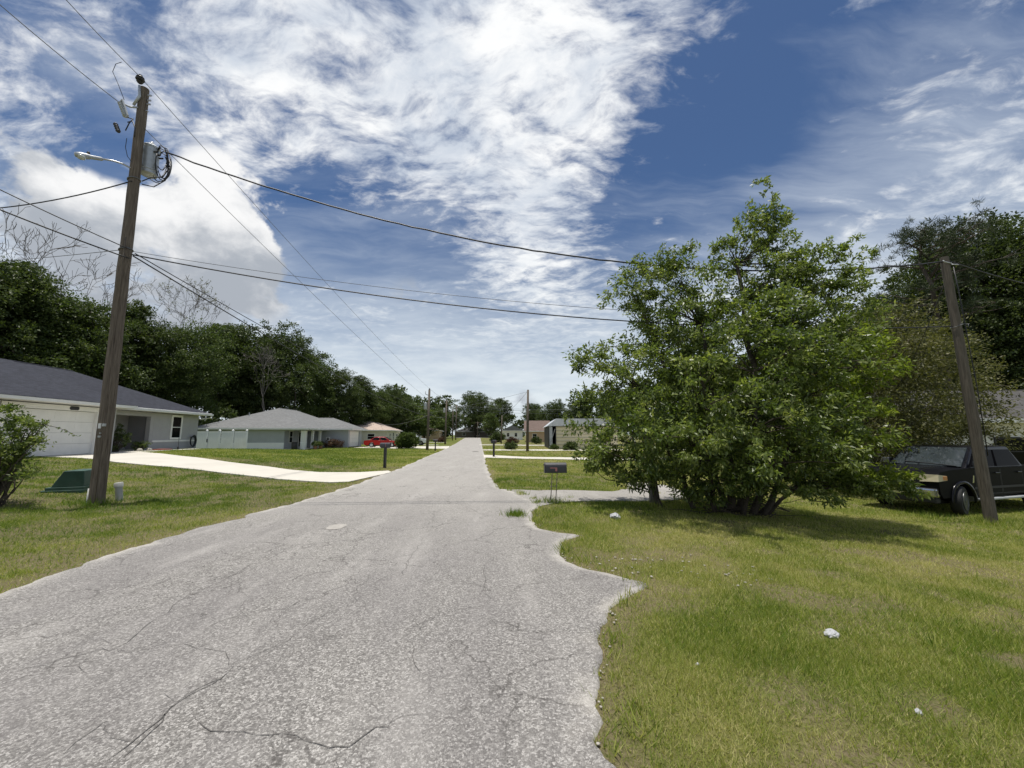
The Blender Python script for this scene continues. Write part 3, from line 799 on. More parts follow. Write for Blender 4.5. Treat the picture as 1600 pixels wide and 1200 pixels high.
for (cx, cy, w_) in ((-.2, .2, .52), (-.15, 2.6, .26), (-.15, 5.0, .26)):
    cb = MB(); cb.box(cx - w_ / 2, cx + w_ / 2, cy - w_ / 2, cy + w_ / 2, -.4, 2.2); cb.build('column', M['white'], h2)
wb = MB(); wb.box(-.47, .07, -.07, .47, -.4, .80); wb.box(-.49, .09, -.09, .49, .80, .87); wb.build('column_base', M['vinyl'], h2)
window(h2, (-2.3, 1.6, .7), 'x', .95, 1.5); window(h2, (-2.3, 4.2, .1), 'x', 1.1, 2.05, .12, False)
window(h2, (-9.1, -.001, .95), 'y', .75, .95)
window(h2, (.3, 6.699, .9), 'y', .5, .5)
gd = MB()
for k in range(4):
    gd.box(2.80, 2.84, 7.36, 11.99, .04 + k * .545, .04 + k * .545 + .535)
gd.build('garage_door', M['white'], h2)
ro = hip_roof('roof', h2, -12.6, .55, -.55, 18.0, 2.5, 2.75, M['roof_grey'])
vp = MB(); vp.tube([(-8.2, 3.2, 3.9), (-8.2, 3.2, 4.5)], .06, 8); vp.build('vent_pipe', M['alu'], ro)
hip_roof('garage_roof', h2, -6.0, 3.6, 6.15, 13.75, 2.52, 1.6, M['roof_grey'], 'x', 3.8)

def far_house(loc, rz, w_, dp, hh, rise, wall, roof, label, wins=(), gable=False, doors=(), axis='y', cat='house'):
    """w_: length along the local y axis, dp: depth along local -x; front faces local +x, gable side faces -y"""
    e = empty('house', loc, rz, label, cat, 'houses along the street')
    wl = MB(); wl.box(-dp, 0, 0, w_, -.6, hh)
    if gable:
        if axis == 'y': wl.prism([(-dp, hh), (0, hh), (-dp / 2, hh + rise * .92)], 'y', .0, w_)
        else: wl.prism([(0, hh), (w_, hh), (w_ / 2, hh + rise * .92)], 'x', -dp, 0)
    wl.build('wall', wall, e)
    hip_roof('roof', e, -dp - .45, .45, -.45, w_ + .45, hh + .05, rise, roof, axis, None if not gable else 0, gable=gable)
    for (ax, a, z, ww, wh) in wins:
        window(e, (0, a, z) if ax == 'x' else (a, 0, z), ax, ww, wh)
    for (ax, a, ww, wh, mt) in doors:
        d_ = MB()
        if ax == 'x': d_.box(-.01, .03, a - ww / 2, a + ww / 2, .02, wh)
        else: d_.box(a - ww / 2, a + ww / 2, -.03, .01, .02, wh)
        d_.build('garage_door' if ww > 1.6 else 'front_door', M[mt], e)
    return e
def base_at(px, Y):
    r = ray(px, 700); X = r.x / r.y * Y
    return (X, Y, T(X, Y))
far_house((-23.4, 74, T(-23.4, 74)), R(5.7), 13, 9, 2.6, 1.9, M['cream'], M['roof_pink'], 'cream house with faded pink hipped roof behind the red sedan', [('x', 2.2, .8, 1.0, 1.3), ('x', 5.4, .6, 1.0, 1.7), ('x', 9.0, .8, 1.3, 1.2), ('y', -3.0, .9, 1.4, 1.1)])
far_house((-24.5, 100, T(-24.5, 100)), R(5.7), 12, 10, 2.7, 2.0, M['white'], M['roof_grey'], 'white house with pale roof mostly hidden behind the round hedge', [('x', 4, .8, 1.4, 1.2), ('x', 8, .8, 1.2, 1.2)])
far_house((-21.5, 116, T(-21.5, 116)), R(5.7), 12, 10, 2.6, 1.6, M['tan'], M['roof_brown'], 'low tan house with dark brown roof down the street beside the wooden poles', [('x', 3.0, .9, 1.6, 1.2), ('y', -3.2, .9, 1.4, 1.1), ('y', -7, .9, 1.4, 1.1)], doors=[('x', 8.0, 3.2, 2.1, 'darkbrown')])
far_house((-6.0, 172, T(-6, 172)), R(0), 9, 19, 2.6, 1.9, M['darkbrown'], M['roof_dark'], 'dark brown house facing the end of the road under the big round oak', [('y', -4, .9, 1.8, 1.2), ('y', -9, .9, 1.4, 1.2), ('y', -15, .9, 1.6, 1.2)], axis='x')
far_house((3.2, 120, T(3.2, 120)), R(0), 8, 6.2, 2.7, 1.7, M['white'], M['roof_grey'], 'small grey gabled house right of the road with white corner posts', [('y', -2, .9, .9, 1.2), ('y', -4.4, .9, .9, 1.2)], True, axis='y')
far_house((8.6, 92, T(8.6, 92)), R(-3), 10, 5.4, 2.55, 2.6, M['tan'], M['roof_brown'], 'tan house with steep brown roof beside the beige barn', [('y', -3.3, .8, 1.1, 1.2)], axis='x', gable=True)

# --- beige barn with open front
barn = empty('barn', (*base_at(857.5, 52)[:2], base_at(857.5, 52)[2] + .02), R(-2), 'tall beige metal barn with dark open front and pale gabled roof', 'barn')
wl = MB(); wl.box(.9, 1.0, .0, 12, -.3, 2.95); wl.box(.0, .1, .0, 12, -.3, 2.95); wl.box(.1, .9, 11.9, 12, -.3, 2.95)
wl.build('frame', M['plastic'], barn)
wl = MB(); wl.box(1.0, 9.0, .02, .10, -.3, 2.92); wl.box(8.92, 9.0, .10, 12, -.3, 2.92); wl.box(1.0, 8.92, 11.92, 12, -.3, 2.92)
wl.build('wall', M['barn'], barn)
dl = MB(); dl.box(.1, .5, .03, .07, -.2, 2.9); dl.build('front_panel', M['alu'], barn)
dl = MB(); dl.tube([(.05, .0, .2), (.85, .0, 2.6)], .04, 5); dl.build('brace', M['alu'], barn)
rf = MB(); rf.add([(-.25, -.25, 2.95), (1.0, -.25, 3.95), (9.2, -.25, 3.95), (9.2, -.25, 2.98), (1.15, -.25, 2.98), (-.25, 12.2, 2.95), (1.0, 12.2, 3.95), (9.2, 12.2, 3.95), (9.2, 12.2, 2.98), (1.15, 12.2, 2.98)],
      [(0, 5, 6, 1), (1, 6, 7, 2), (0, 1, 2, 3, 4), (5, 9, 8, 7, 6), (2, 7, 8, 3), (3, 8, 9, 4), (4, 9, 5, 0)])
rf.build('roof', M['barn_roof'], barn)

# --- white house behind the pickup
h4 = empty('house', (18.4, 18.2, T(19, 18.4) + .05), R(-3), 'white house with dark grey roof behind the black pickup truck', 'house', 'houses along the street')
wl = MB(); wl.box(0, 16, 0, 8, -.5, 2.75); wl.build('wall', M['white'], h4)
hip_roof('roof', h4, -.5, 16.5, -.7, 8.7, 2.85, 1.75, M['roof_dark'], 'x', gable=True, run=0)
gw = MB(); gw.prism([(0, 2.76), (8, 2.76), (4, 4.35)], 'x', 0.02, .14); gw.build('gable_wall', M['white'], h4)
window(h4, (4.35, -.001, .75), 'y', 1.5, 1.3, .07, True, M['plastic'])
dm = MB(); dm.box(7.0, 7.95, -.035, .01, .02, 2.1); dm.build('front_door', M['darkbrown'], h4)

# ------------------------------------------------------------------ white vinyl fence
fe = empty('fence', (-28.6, 36.2, T(-27, 36) - .02), R(-7), 'white vinyl privacy fence with gate between the two grey houses', 'fence')
for k, x0 in enumerate((-.55, .66, 1.96, 3.30)):
    pn = MB(); x1 = (.53, 1.83, 3.16, 4.55)[k]
    pn.box(x0 + .13 if k else x0, x1, -.02, .02, .08, 1.72)
    for j in range(int((x1 - x0) / .17)): pn.box(x0 + .16 + j * .17, x0 + .172 + j * .17, -.026, -.0205, .16, 1.62)
    pn.box(x0 + .13 if k else x0, x1, -.035, .035, 1.62, 1.74); pn.box(x0 + .13 if k else x0, x1, -.035, .035, .05, .17)
    pn.build('panel', M['vinyl'], fe)
for x0 in (.6, 1.9, 3.23, 4.62):
    ps = MB(); ps.box(x0 - .065, x0 + .065, -.065, .065, -.2, 1.84); ps.add([(x0 - .08, -.08, 1.84), (x0 + .08, -.08, 1.84), (x0 + .08, .08, 1.84), (x0 - .08, .08, 1.84), (x0, 0, 1.91)], [(0, 1, 4), (1, 2, 4), (2, 3, 4), (3, 0, 4), (3, 2, 1, 0)])
    ps.build('post', M['vinyl'], fe)
lt = MB(); lt.box(.69, .76, -.075, -.04, .75, 1.05); lt.build('latch', M['plastic'], fe)

# ------------------------------------------------------------------ mailboxes
def mailbox_body(mb, L, w_, h, z0, n=8):
    """arched box along x from 0 to L"""
    r = w_ / 2; pr_ = [(-r, z0), (r, z0)] + [(r * math.cos(PI * k / n), z0 + h - r + r * math.sin(PI * k / n)) for k in range(n + 1)]
    mb.prism(pr_, 'x', 0, L)
q = at(852, 739, 9.45)
mb0 = empty('mailbox', (q.x, 9.45, T(q.x, 9.45)), R(2), 'black mailbox with faded red flag standing on two thin wire legs', 'mailbox', 'mailboxes along the road')
zt = 1.6 - T(q.x, 9.45)
zb = at(852, 738.5, 9.45).z - T(q.x, 9.45)
b_ = MB(); mailbox_body(b_, .50, .19, .235, zb); b_.build('box', M['mail_black'], mb0, 'auto', .006)
dr = MB(); pr_ = [(-.10, zb - .004), (.10, zb - .004)] + [(.10 * math.cos(PI * k / 8), zb + .14 + .10 * math.sin(PI * k / 8)) for k in range(9)]; dr.prism(pr_, 'x', -.022, -.002); dro = dr.build('door', M['mail_black'], mb0, 'auto', .004)
hd = MB(); hd.box(-.045, -.022, -.02, .02, zb + .17, zb + .20); hd.build('handle', M['mail_black'], dro)
fl = MB(); fl.box(.10, .27, -.105, -.098, zb + .105, zb + .125); fl.box(.225, .27, -.105, -.098, zb + .04, zb + .105)
fl.build('flag', M['flag'], mb0)
for x0 in (.165, .285):
    lg = MB(); lg.tube([(x0 - .06, 0, -.15), (x0 - .02, 0, .4), (x0, 0, zb)], .011, 6); lg.build('leg', M['thin_steel'], mb0)
cb = MB(); cb.tube([(.10, 0, .38), (.27, 0, .40)], .007, 5); cb.build('crossbar', M['thin_steel'], mb0)

def post_mailbox(loc, rz, h, label, L=.5):
    e = empty('mailbox', loc, rz, label, 'mailbox', 'mailboxes along the road')
    b_ = MB(); mailbox_body(b_, L, .2, .23, h); bo = b_.build('box', M['mail_black'], e, 'auto', .006); bo.location.x = -L / 2
    ps = MB(); ps.box(-.055, .055, -.055, .055, -.2, h - .025); ps.build('post', M['black_paint'], e)
    br = MB(); br.box(-L / 2 + .04, L / 2 - .04, -.07, .07, h - .024, h - .001); br.build('bracket', M['black_paint'], e)
    fl = MB(); fl.box(.05, .065, -.115, -.1, h + .04, h + .19); fl.build('flag', M['flag'], e)
    return e
q = gp(601, 731.5); post_mailbox(q, R(-8), .98, 'black post mailbox at the mouth of the wide white driveway')
q = gp(680, 704.5); post_mailbox(q, R(-8), 1.0, 'small dark mailbox by the road just past the red sedan driveway')
q = gp(771.5, 714); post_mailbox(q, R(60), 1.0, 'dark mailbox at the road edge beside the bent white path')

# ------------------------------------------------------------------ small things on the ground
q = gp(118, 768); g0 = empty('utility_box', (at(118, 768, 9.9).x, 9.9, T(-11, 9.9)), R(22), 'low dark green metal utility box beside the near pole', 'utility box')
b_ = MB(); b_.prism([(-.30, .12), (.30, .12), (.27, .50), (-.10, .50)], 'y', -.34, .34); b_.build('lid', M['green_box'], g0, 'auto', .015)
b_ = MB(); b_.box(-.46, .32, -.38, .38, -.05, .05); b_.box(-.38, .31, -.36, .36, .05, .12); b_.build('base', M['green_box'], g0, 'auto', .01)
hs = MB(); hs.box(-.26, -.22, -.03, .03, .20, .25); hs.build('hasp', M['steel'], g0)
q = at(187, 778, 9.2); p0 = empty('vent_stub', (q.x, 9.2, T(q.x, 9.2)), 0, 'short grey plastic pipe stub with cap standing by the near pole', 'pipe')
p0.rotation_euler = (R(3), R(-7), 0)
b_ = MB(); b_.lathe([(.065, -.1), (.065, .30)], 14); b_.build('pipe', M['pvc'], p0, 'auto')
b_ = MB(); b_.lathe([(.082, .30), (.082, .39), (.07, .41), (.0, .412)], 14); b_.build('cap', M['pvc'], p0, 'auto')

def crumple(name, px, py, sx, sy, sz, seed, label, cat, group=None):
    q = gp(px, py); rg = random.Random(seed)
    bm = bmesh.new(); bmesh.ops.create_icosphere(bm, subdivisions=3, radius=1)
    for v_ in bm.verts:
        n_ = fbm(np.array(v_.co.x * 1.7 + seed), np.array(v_.co.y * 1.7 + v_.co.z * 2.1 + seed), 4)
        v_.co *= .6 + .9 * float(n_) + rg.uniform(-.07, .07)
        v_.co = Vector((v_.co.x * sx, v_.co.y * sy, v_.co.z * sz))
    me = bpy.data.meshes.new(name); bm.to_mesh(me); bm.free(); me.materials.append(M['paper'])
    o_ = link(name, me); o_.location = (q.x, q.y, q.z + sz * .75); o_.rotation_euler = (0, 0, rg.uniform(0, 3))
    return prop(o_, label, cat, group)
crumple('paper_scrap', 1300, 993, .075, .045, .022, 3, 'crumpled whitish paper lying in the near grass', 'litter')
crumple('plastic_bag', 961, 810, .13, .08, .055, 8, 'pale grey bag lying at the shade edge under the leafy tree', 'litter')
crumple('paper_scrap', 1090, 1040, .012, .010, .010, 12, 'tiny white scrap in the grass nearest the road edge', 'litter')
crumple('paper_scrap', 1436, 1116, .022, .015, .014, 15, 'small white scrap in the grass closest to the camera', 'litter')
crumple('paper_scrap', 49, 1069, .035, .016, .010, 21, 'small white chip on the asphalt nearest the camera', 'litter')
crumple('paper_scrap', 180, 924, .030, .018, .010, 23, 'small white chip on the asphalt near the lawn edge', 'litter')
# limestone rubble pressed into the grass
rg = np.random.RandomState(4); RV_, RF_ = [], []
ico = bmesh.new(); bmesh.ops.create_icosphere(ico, subdivisions=1, radius=1)
iv = np.array([v_.co[:] for v_ in ico.verts]); ifc = np.array([[v_.index for v_ in f.verts] for f in ico.faces]); ico.free()
for k in range(620):
    if k < 150:
        u_ = rg.rand(); c_ = np.array([1.05 + 1.9 * u_ + rg.normal(0, .2), 5.2 - .45 * u_ + rg.normal(0, .22)]); s_ = .004 + .018 * rg.rand() ** 3
    else:
        yy = 2.2 + 8 * rg.rand()
        if k % 3: c_ = np.array([float(XR(yy) + jag(np.array(yy), 91.0) * .8) + rg.normal(0, .05), yy])
        else:
            yy = 4.5 + 9 * rg.rand(); c_ = np.array([float(XL(yy) + jag(np.array(yy), 3.0)) + rg.normal(0, .06), yy])
        s_ = .003 + .011 * rg.rand() ** 2.5
    vv = iv * (s_ * (0.7 + .6 * rg.rand(3))) * (1 + .3 * (rg.rand(len(iv), 1) - .5)) * np.array([1, 1, .38])
    RF_.append(ifc + len(iv) * k); RV_.append(vv + np.array([c_[0], c_[1], T(c_[0], c_[1]) + s_ * .25 + .012]))
prop(link('gravel', mesh_np('gravel', np.vstack(RV_), np.vstack(RF_), M['concrete_rock'])), 'loose white limestone chips in the grass by the road edge', None, None, 'stuff')

# ------------------------------------------------------------------ vehicles (local +x forward, origin at the nose on the ground)
def arc(cx, cz, r, a0, a1, n=10):
    return [(cx + r * math.cos(R(a0 + (a1 - a0) * k / n)), cz + r * math.sin(R(a0 + (a1 - a0) * k / n))) for k in range(n + 1)]
def panel(mb, c, u0, u1, v0, v1, off, mi=0):
    """a quad laid on the quad c (four corners, ccw from outside) with insets, off proud"""
    c = [Vector(q) for q in c]; n = (c[1] - c[0]).cross(c[3] - c[0]).normalized()
    def p(u, v): return (c[0] * (1 - u) + c[1] * u) * (1 - v) + (c[3] * (1 - u) + c[2] * u) * v
    a = [p(u0, v0), p(u1, v0), p(u1, v1), p(u0, v1)]
    f = [q + n * off for q in a]; b = [q - n * .01 for q in a]
    mb.add(f + b, [(0, 1, 2, 3), (0, 4, 5, 1), (1, 5, 6, 2), (2, 6, 7, 3), (3, 7, 4, 0)], mi)
def make_wheel(parent, x, y, r, w_, rim, steer=0.0, spokes=5):
    s = 1 if y > 0 else -1
    t_ = MB(); t_.lathe([(r * .62, -w_ / 2), (r * .90, -w_ / 2), (r * .985, -w_ * .36), (r, -w_ * .2), (r, w_ * .2), (r * .985, w_ * .36), (r * .90, w_ / 2), (r * .62, w_ / 2)], 28, 'y')
    wo_ = t_.build('wheel', M['rubber'], parent, 'auto'); wo_.location = (x, y, r); wo_.rotation_euler = (0, 0, steer)
    rm_ = MB(); o1 = s * w_ * .53
    rm_.lathe([(r * .64, o1), (r * .64, o1 + s * .012), (r * .57, o1 + s * .012), (r * .55, o1 - s * .05), (r * .0, o1 - s * .05)], 24, 'y')
    for k in range(spokes):
        a = 2 * PI * k / spokes + .3; ca, sa = math.cos(a), math.sin(a); h = r * .10
        v_ = []
        for yy in (o1 - s * .045, o1 + s * .004):
            for (rr, hh) in ((r * .08, -h * .8), (r * .60, -h * 1.25), (r * .60, h * 1.25), (r * .08, h * .8)):
                v_.append((rr * ca - hh * sa, yy, rr * sa + hh * ca))
        rm_.add(v_, [(0, 1, 2, 3), (4, 7, 6, 5), (0, 4, 5, 1), (1, 5, 6, 2), (2, 6, 7, 3), (3, 7, 4, 0)])
    rm_.lathe([(r * .13, o1 - s * .03), (r * .13, o1 + s * .015), (0, o1 + s * .02)], 12, 'y')
    rm_.build('rim', rim, wo_, 'auto'); return wo_

def vehicle(loc, rz, label, cat, L, Wd, prof, sill, wr, wx, cab, paint, rim, glass, name='car', steer=0.0, doors=None, lights=None):
    e = empty(name, loc, rz, label, cat)
    ar = wr * 1.16; hw = Wd / 2
    bot = [(-L + .12, sill)] + [q for wxx in sorted(wx) for q in [(wxx - ar, sill)] + arc(wxx, wr, ar, 180 - math.degrees(math.asin(max(-1, min(1, (sill - wr) / ar)))) if sill > wr else 180, 0, 12) + [(wxx + ar, sill)]]
    poly = bot + [(-.12, sill)] + prof
    b_ = MB(); b_.prism(poly, 'y', -hw, hw); bo = b_.build('body', M['black_side'] if cat == 'pickup truck' else paint, e, 'auto', .045)
    lw_ = MB(); lw_.box(-L + .25, -.3, -hw + .25, hw - .25, sill * .62, sill + .1); lw_.build('underbody', M['plastic'], e)
    (zb, xf, xr, yb, zt, xft, xrt, yt) = cab
    A = [(xf, yb, zb), (xf, -yb, zb), (xr, -yb, zb), (xr, yb, zb)]; B = [(xft, yt, zt), (xft, -yt, zt), (xrt, -yt, zt), (xrt, yt, zt)]
    cb = MB(); zr = zt + .035
    Tm = [(xft - .22, yt - .12, zr), (xft - .22, -yt + .12, zr), (xrt + .2, -yt + .12, zr), (xrt + .2, yt - .12, zr)]
    cb.add(A + B + Tm, [(0, 1, 5, 4), (1, 2, 6, 5), (2, 3, 7, 6), (3, 0, 4, 7), (4, 5, 9, 8), (5, 6, 10, 9), (6, 7, 11, 10), (7, 4, 8, 11), (8, 9, 10, 11), (3, 2, 1, 0)])
    cb.build('cabin', paint, e, 'auto', .03)
    ws = MB(); panel(ws, [A[1], A[0], B[0], B[1]][::1], .05, .95, .04, .93, .034); 
    ws.build('windscreen', M['tint_glass'], e)
    rw = MB(); panel(rw, [A[3], A[2], B[2], B[3]], .08, .92, .1, .9, .034); rw.build('rear_window', glass, e)
    for side in (1, -1):
        c = [A[0], A[3], B[3], B[0]] if side > 0 else [A[3], A[0], B[0], B[3]]
        c = [(q[0], side * abs(q[1]), q[2]) for q in c]
        for (u0, u1) in ((.06, .46), (.51, .93)):
            if side < 0: u0, u1 = 1 - u1, 1 - u0
            sw = MB(); panel(sw, c, u0, u1, .07, .86, .034); sw.build('side_window', M['tint_film'] if cat == 'pickup truck' else glass, e)
        if doors:
            for (d0, d1) in doors:
                dm_ = MB(); y0 = side * (hw + .002)
                for xx in (d0, d1): dm_.box(xx - .008, xx + .008, min(y0, y0 - side * .01), max(y0, y0 - side * .01), sill + .06, zb - .03)
                dm_.box(d0, d1, min(y0, y0 - side * .01), max(y0, y0 - side * .01), sill + .05, sill + .066)
                dd = dm_.build('door', M['plastic'], e)
                hn = MB(); hn.tube([(d0 + .08, side * (hw + .03), zb - .14), (d0 + .28, side * (hw + .03), zb - .135)], .018, 6); hn.build('handle', paint, dd)
        mr_ = MB(); ym = side * (yb + .16); mr_.box(xf - .42, xf - .24, min(ym - .11, ym + .11), max(ym - .11, ym + .11), zb + .03, zb + .22)
        mr_.build('mirror', paint if cat != 'pickup truck' else M['rim'], e, False, .03)
    for xx in wx:
        for side in (1, -1):
            make_wheel(e, xx, side * (hw - .11), wr, .24, rim, steer if xx == max(wx) else 0)
    if lights:
        for side in (1, -1):
            (lz0, lz1, ly0, ly1, lx) = lights
            h_ = MB(); ya, yb_ = sorted((side * ly0, side * ly1)); h_.box(lx - .18, lx + .02, ya, yb_, lz0, lz1); h_.build('headlight', M['headlight'] if cat == 'pickup truck' else M['lens'], e, False, .02)
    return e

TS = (-.96, -.28)
tz = T(13.2, 12.0) - .0
trk = vehicle((11.42, 11.92, tz), R(196.3), 'black crew cab pickup truck with yellowed headlights parked on grass behind the leaning pole', 'pickup truck', 5.7, 2.0,
              [(-.02, .62), (0, .80), (-.02, 1.13), (-.10, 1.20), (-.5, 1.255), (-1.42, 1.29), (-4.2, 1.30), (-5.62, 1.27), (-5.68, 1.2), (-5.69, .62), (-5.6, .5)],
              .50, .405, (-.98, -4.55), (1.27, -1.36, -4.15, .94, 1.87, -2.10, -3.80, .80), M['black_car'], M['rim'], M['glass'], 'pickup_truck', R(14), [(-2.78, -1.62), (-3.86, -2.82)], None)
for side in (1, -1):
    h_ = MB()
    v_ = [(.028, .60 * side, .93), (.0, 1.0 * side, .95), (-.34, 1.018 * side, .98), (-.34, 1.018 * side, 1.10), (-.02, 1.0 * side, 1.14), (.028, .60 * side, 1.13), (-.1, .60 * side, .93), (-.34, .9 * side, .98), (-.34, .9 * side, 1.10), (-.1, .6 * side, 1.13)]
    h_.add(v_, [(0, 1, 4, 5), (1, 2, 3, 4), (5, 4, 3, 8, 9), (0, 6, 7, 2, 1), (0, 5, 9, 6), (6, 9, 8, 7), (2, 7, 8, 3)])
    hl = h_.build('headlight', M['headlight'], trk)
    a_ = MB(); ya, yb_ = sorted((side * 1.005, side * 1.026)); a_.box(-.33, -.19, ya, yb_, .99, 1.09); a_.build('indicator', M['amber'], hl)
    for wxx in (-.98, -4.55):
        fl_ = MB()
        o1 = arc(wxx, .405, .545, -5, 185, 16); i1 = arc(wxx, .405, .47, 185, -5, 16)
        n = len(o1)
        yy0, yy1 = side * .985, side * 1.035
        b0 = [(q[0], yy1, q[1]) for q in o1] + [(q[0], yy1, q[1]) for q in i1[::-1]] + [(q[0], yy0, q[1]) for q in o1] + [(q[0], yy0, q[1]) for q in i1[::-1]]
        fl_.add(b0, [(k, k + 1, n + k + 1, n + k) for k in range(n - 1)] + [(2 * n + k, 2 * n + k + 1, k + 1, k) for k in range(n - 1)] + [(n + k, n + k + 1, 3 * n + k + 1, 3 * n + k) for k in range(n - 1)])
        fl_.build('wheel_arch', M['black_car'], trk, True)
    rb = MB(); ya, yb_ = sorted((side * .93, side * 1.12)); rb.box(-3.95, -1.55, ya, yb_, .40, .45); rb.build('running_board', M['alu'], trk, False, .01)
    st_ = MB(); ya, yb_ = sorted((side * 1.0, side * 1.014)); st_.box(-3.9, -1.5, ya, yb_, .70, .76); st_.build('side_strip', M['plastic'], trk)
    vt = MB(); ya, yb_ = sorted((side * 1.0, side * 1.012)); vt.prism([(-1.50, .88), (-1.44, .88), (-1.50, 1.08), (-1.55, 1.08)], 'y', ya, yb_); vt.build('fender_vent', M['chrome'], trk)
gr_ = MB(); gr_.box(-.06, .035, -.60, .60, .80, 1.14); gro_ = gr_.build('grille', M['plastic'], trk)
cg = MB()
cg.prism([(-.60, 1.14), (-.50, 1.14), (-.20, .82), (-.30, .82)], 'x', .036, .055); cg.prism([(.50, 1.14), (.60, 1.14), (.30, .82), (.20, .82)], 'x', .036, .055); cg.box(.036, .05, -.60, .60, .785, .815)
cg.build('grille_bar', M['chrome'], gro_)
bm_ = MB(); bm_.box(-.12, .10, -.97, .97, .52, .76); bm_.build('bumper', M['chrome'], trk, False, .05)
bm_ = MB(); bm_.box(-.15, .06, -.92, .92, .36, .515); bm_.build('bumper_apron', M['plastic'], trk, False, .03)
hd_ = MB(); hd_.add([(-.25, .55, 1.22), (-.25, -.55, 1.22), (-1.30, -.62, 1.286), (-1.30, .62, 1.286), (-.32, .40, 1.27), (-.32, -.40, 1.27), (-1.28, -.48, 1.325), (-1.28, .48, 1.325)], [(4, 5, 6, 7), (0, 1, 5, 4), (1, 2, 6, 5), (2, 3, 7, 6), (3, 0, 4, 7)]); hd_.build('hood', M['black_car'], trk, False, .01)
wp = MB(); wp.tube([(-1.36, .75, 1.33), (-1.42, .1, 1.37), (-1.44, -.5, 1.40)], .012, 5); wp.build('wiper', M['plastic'], trk)

SED = [(-.02, .45), (0, .55), (-.06, .68), (-.35, .76), (-1.25, .90), (-3.5, .98), (-4.2, .97), (-4.62, .92), (-4.68, .7), (-4.66, .45), (-4.5, .30)]
X0, Y0 = base_at(624, 55.6)[:2]
vehicle((X0, Y0, T(X0 - 2, Y0) + .03), R(6), 'shiny red four door sedan parked before the small garage', 'car', 4.7, 1.78, SED, .30, .315, (-.92, -3.62),
        (.93, -1.15, -3.95, .80, 1.40, -1.95, -3.30, .60), M['red_car'], M['steel'], M['glass'], 'car', 0, [(-2.35, -1.35), (-3.3, -2.38)], (.56, .70, .45, .84, -.06))
SUV = [(-.02, .55), (0, .72), (-.04, .98), (-.15, 1.05), (-1.15, 1.14), (-4.55, 1.16), (-4.72, 1.05), (-4.75, .6), (-4.6, .42)]
X0, Y0 = base_at(667, 66)[:2]
vehicle((X0, Y0, T(X0 - 2, Y0) + .03), R(4), 'white sport utility vehicle half hidden behind the round hedge', 'car', 4.8, 1.86, SUV, .42, .38, (-.95, -3.75),
        (1.13, -1.2, -4.6, .84, 1.75, -1.85, -4.35, .68), M['white_car'], M['rim'], M['glass'], 'car', 0, [(-2.5, -1.45), (-3.5, -2.54)], (.80, .94, .5, .88, -.05))

# ------------------------------------------------------------------ near utility pole
PY_ = 8.7
pb = at(151, 788, PY_); pt = at(226, 139, PY_)
base = Vector((pb.x, PY_, T(pb.x, PY_)))
up0 = empty('utility_pole', base, 0, 'tall weathered wooden pole with transformer and street lamp beside the green box', 'utility pole', 'utility poles')
def rel(px, py, Y=PY_): return at(px, py, Y) - base
a0, a1 = Vector((0, 0, -.4)), pt - base
mb = MB(); N_ = 22; prg = random.Random(3)
mb.tube([a0.lerp(a1, k / N_) + Vector((prg.uniform(-.006, .006), prg.uniform(-.006, .006), 0)) for k in range(N_ + 1)], [.135 - .040 * k / N_ + prg.uniform(-.003, .003) for k in range(N_ + 1)], 20)
mb.build('post', M['wood'], up0, 'auto')
def on(t): return a0.lerp(a1, t)
def pole_t(py):  # parameter at a picture height
    return min(range(1001), key=lambda k: abs(py - _py(base + on(k / 1000)))) / 1000
def _py(p_):
    dv = p_ - Vector((0, 0, EYE)); zf = dv.y * math.cos(PITCH) + dv.z * math.sin(PITCH); zu = -dv.y * math.sin(PITCH) + dv.z * math.cos(PITCH)
    return 600 - FPX * zu / zf
# top pin insulator on its bracket
q = rel(219, 124)
mb = MB(); mb.tube([rel(219, 172) + Vector((-.02, -.15, 0)), rel(218, 150, PY_ - .14), rel(218, 134, PY_ - .1)], .028, 8); mb.build('insulator_bracket', M['alu'], up0, True)
ins = MB(); ins.lathe([(.03, -.12), (.06, -.10), (.085, -.07), (.05, -.05), (.11, -.02), (.115, 0), (.06, .02), (.10, .045), (.09, .06), (.04, .08), (.05, .11), (.0, .12)], 16)
io = ins.build('insulator', M['mail_black'], up0, 'auto'); io.location = rel(219, 124, PY_ - .1); io.scale = (.8, .8, 1)
# fused cutout on its arm
arm = MB(); arm.tube([rel(216, 168, PY_ - .1), rel(203, 167, PY_ - .16), rel(192, 162, PY_ - .18)], .022, 6); ao = arm.build('cutout_arm', M['alu'], up0, True)
cu = MB(); p0_, p1_ = rel(188, 160, PY_ - .18), rel(197, 183, PY_ - .18)
rr = []; pts_ = []
for k in range(15):
    pts_.append(p0_.lerp(p1_, k / 14)); rr.append((.06 if k % 2 else .045) if 0 < k < 14 else .03)
cu.tube(pts_, rr, 12); cu.tube([p0_ + Vector((.10, -.05, .03)), p1_ + Vector((.09, -.05, 0))], .018, 6)
cu.tube([p0_, p0_ + Vector((.10, -.05, .03))], .02, 6); cu.tube([p1_, p1_ + Vector((.09, -.05, 0))], .02, 6)
cu.build('fuse_cutout', M['ceramic'], up0, 'auto')
ar_ = MB(); pts_ = [rel(193, 203).lerp(rel(198, 216), k / 8) + Vector((0, -.2, 0)) for k in range(9)]; ar_.tube(pts_, [(.05 if k % 2 else .035) for k in range(9)], 10); ar_.build('surge_arrester', M['mail_black'], up0, 'auto')
jm = MB()
jm.tube([p1_, rel(208, 186, PY_ - .2), rel(202, 192, PY_ - .22), rel(199, 198, PY_ - .2), rel(196, 204, PY_ - .2)], .012, 5)
jm.tube([rel(199, 191, PY_ - .2), rel(207, 189, PY_ - .18), rel(211, 200, PY_ - .17), rel(210, 214, PY_ - .17)], .012, 5)
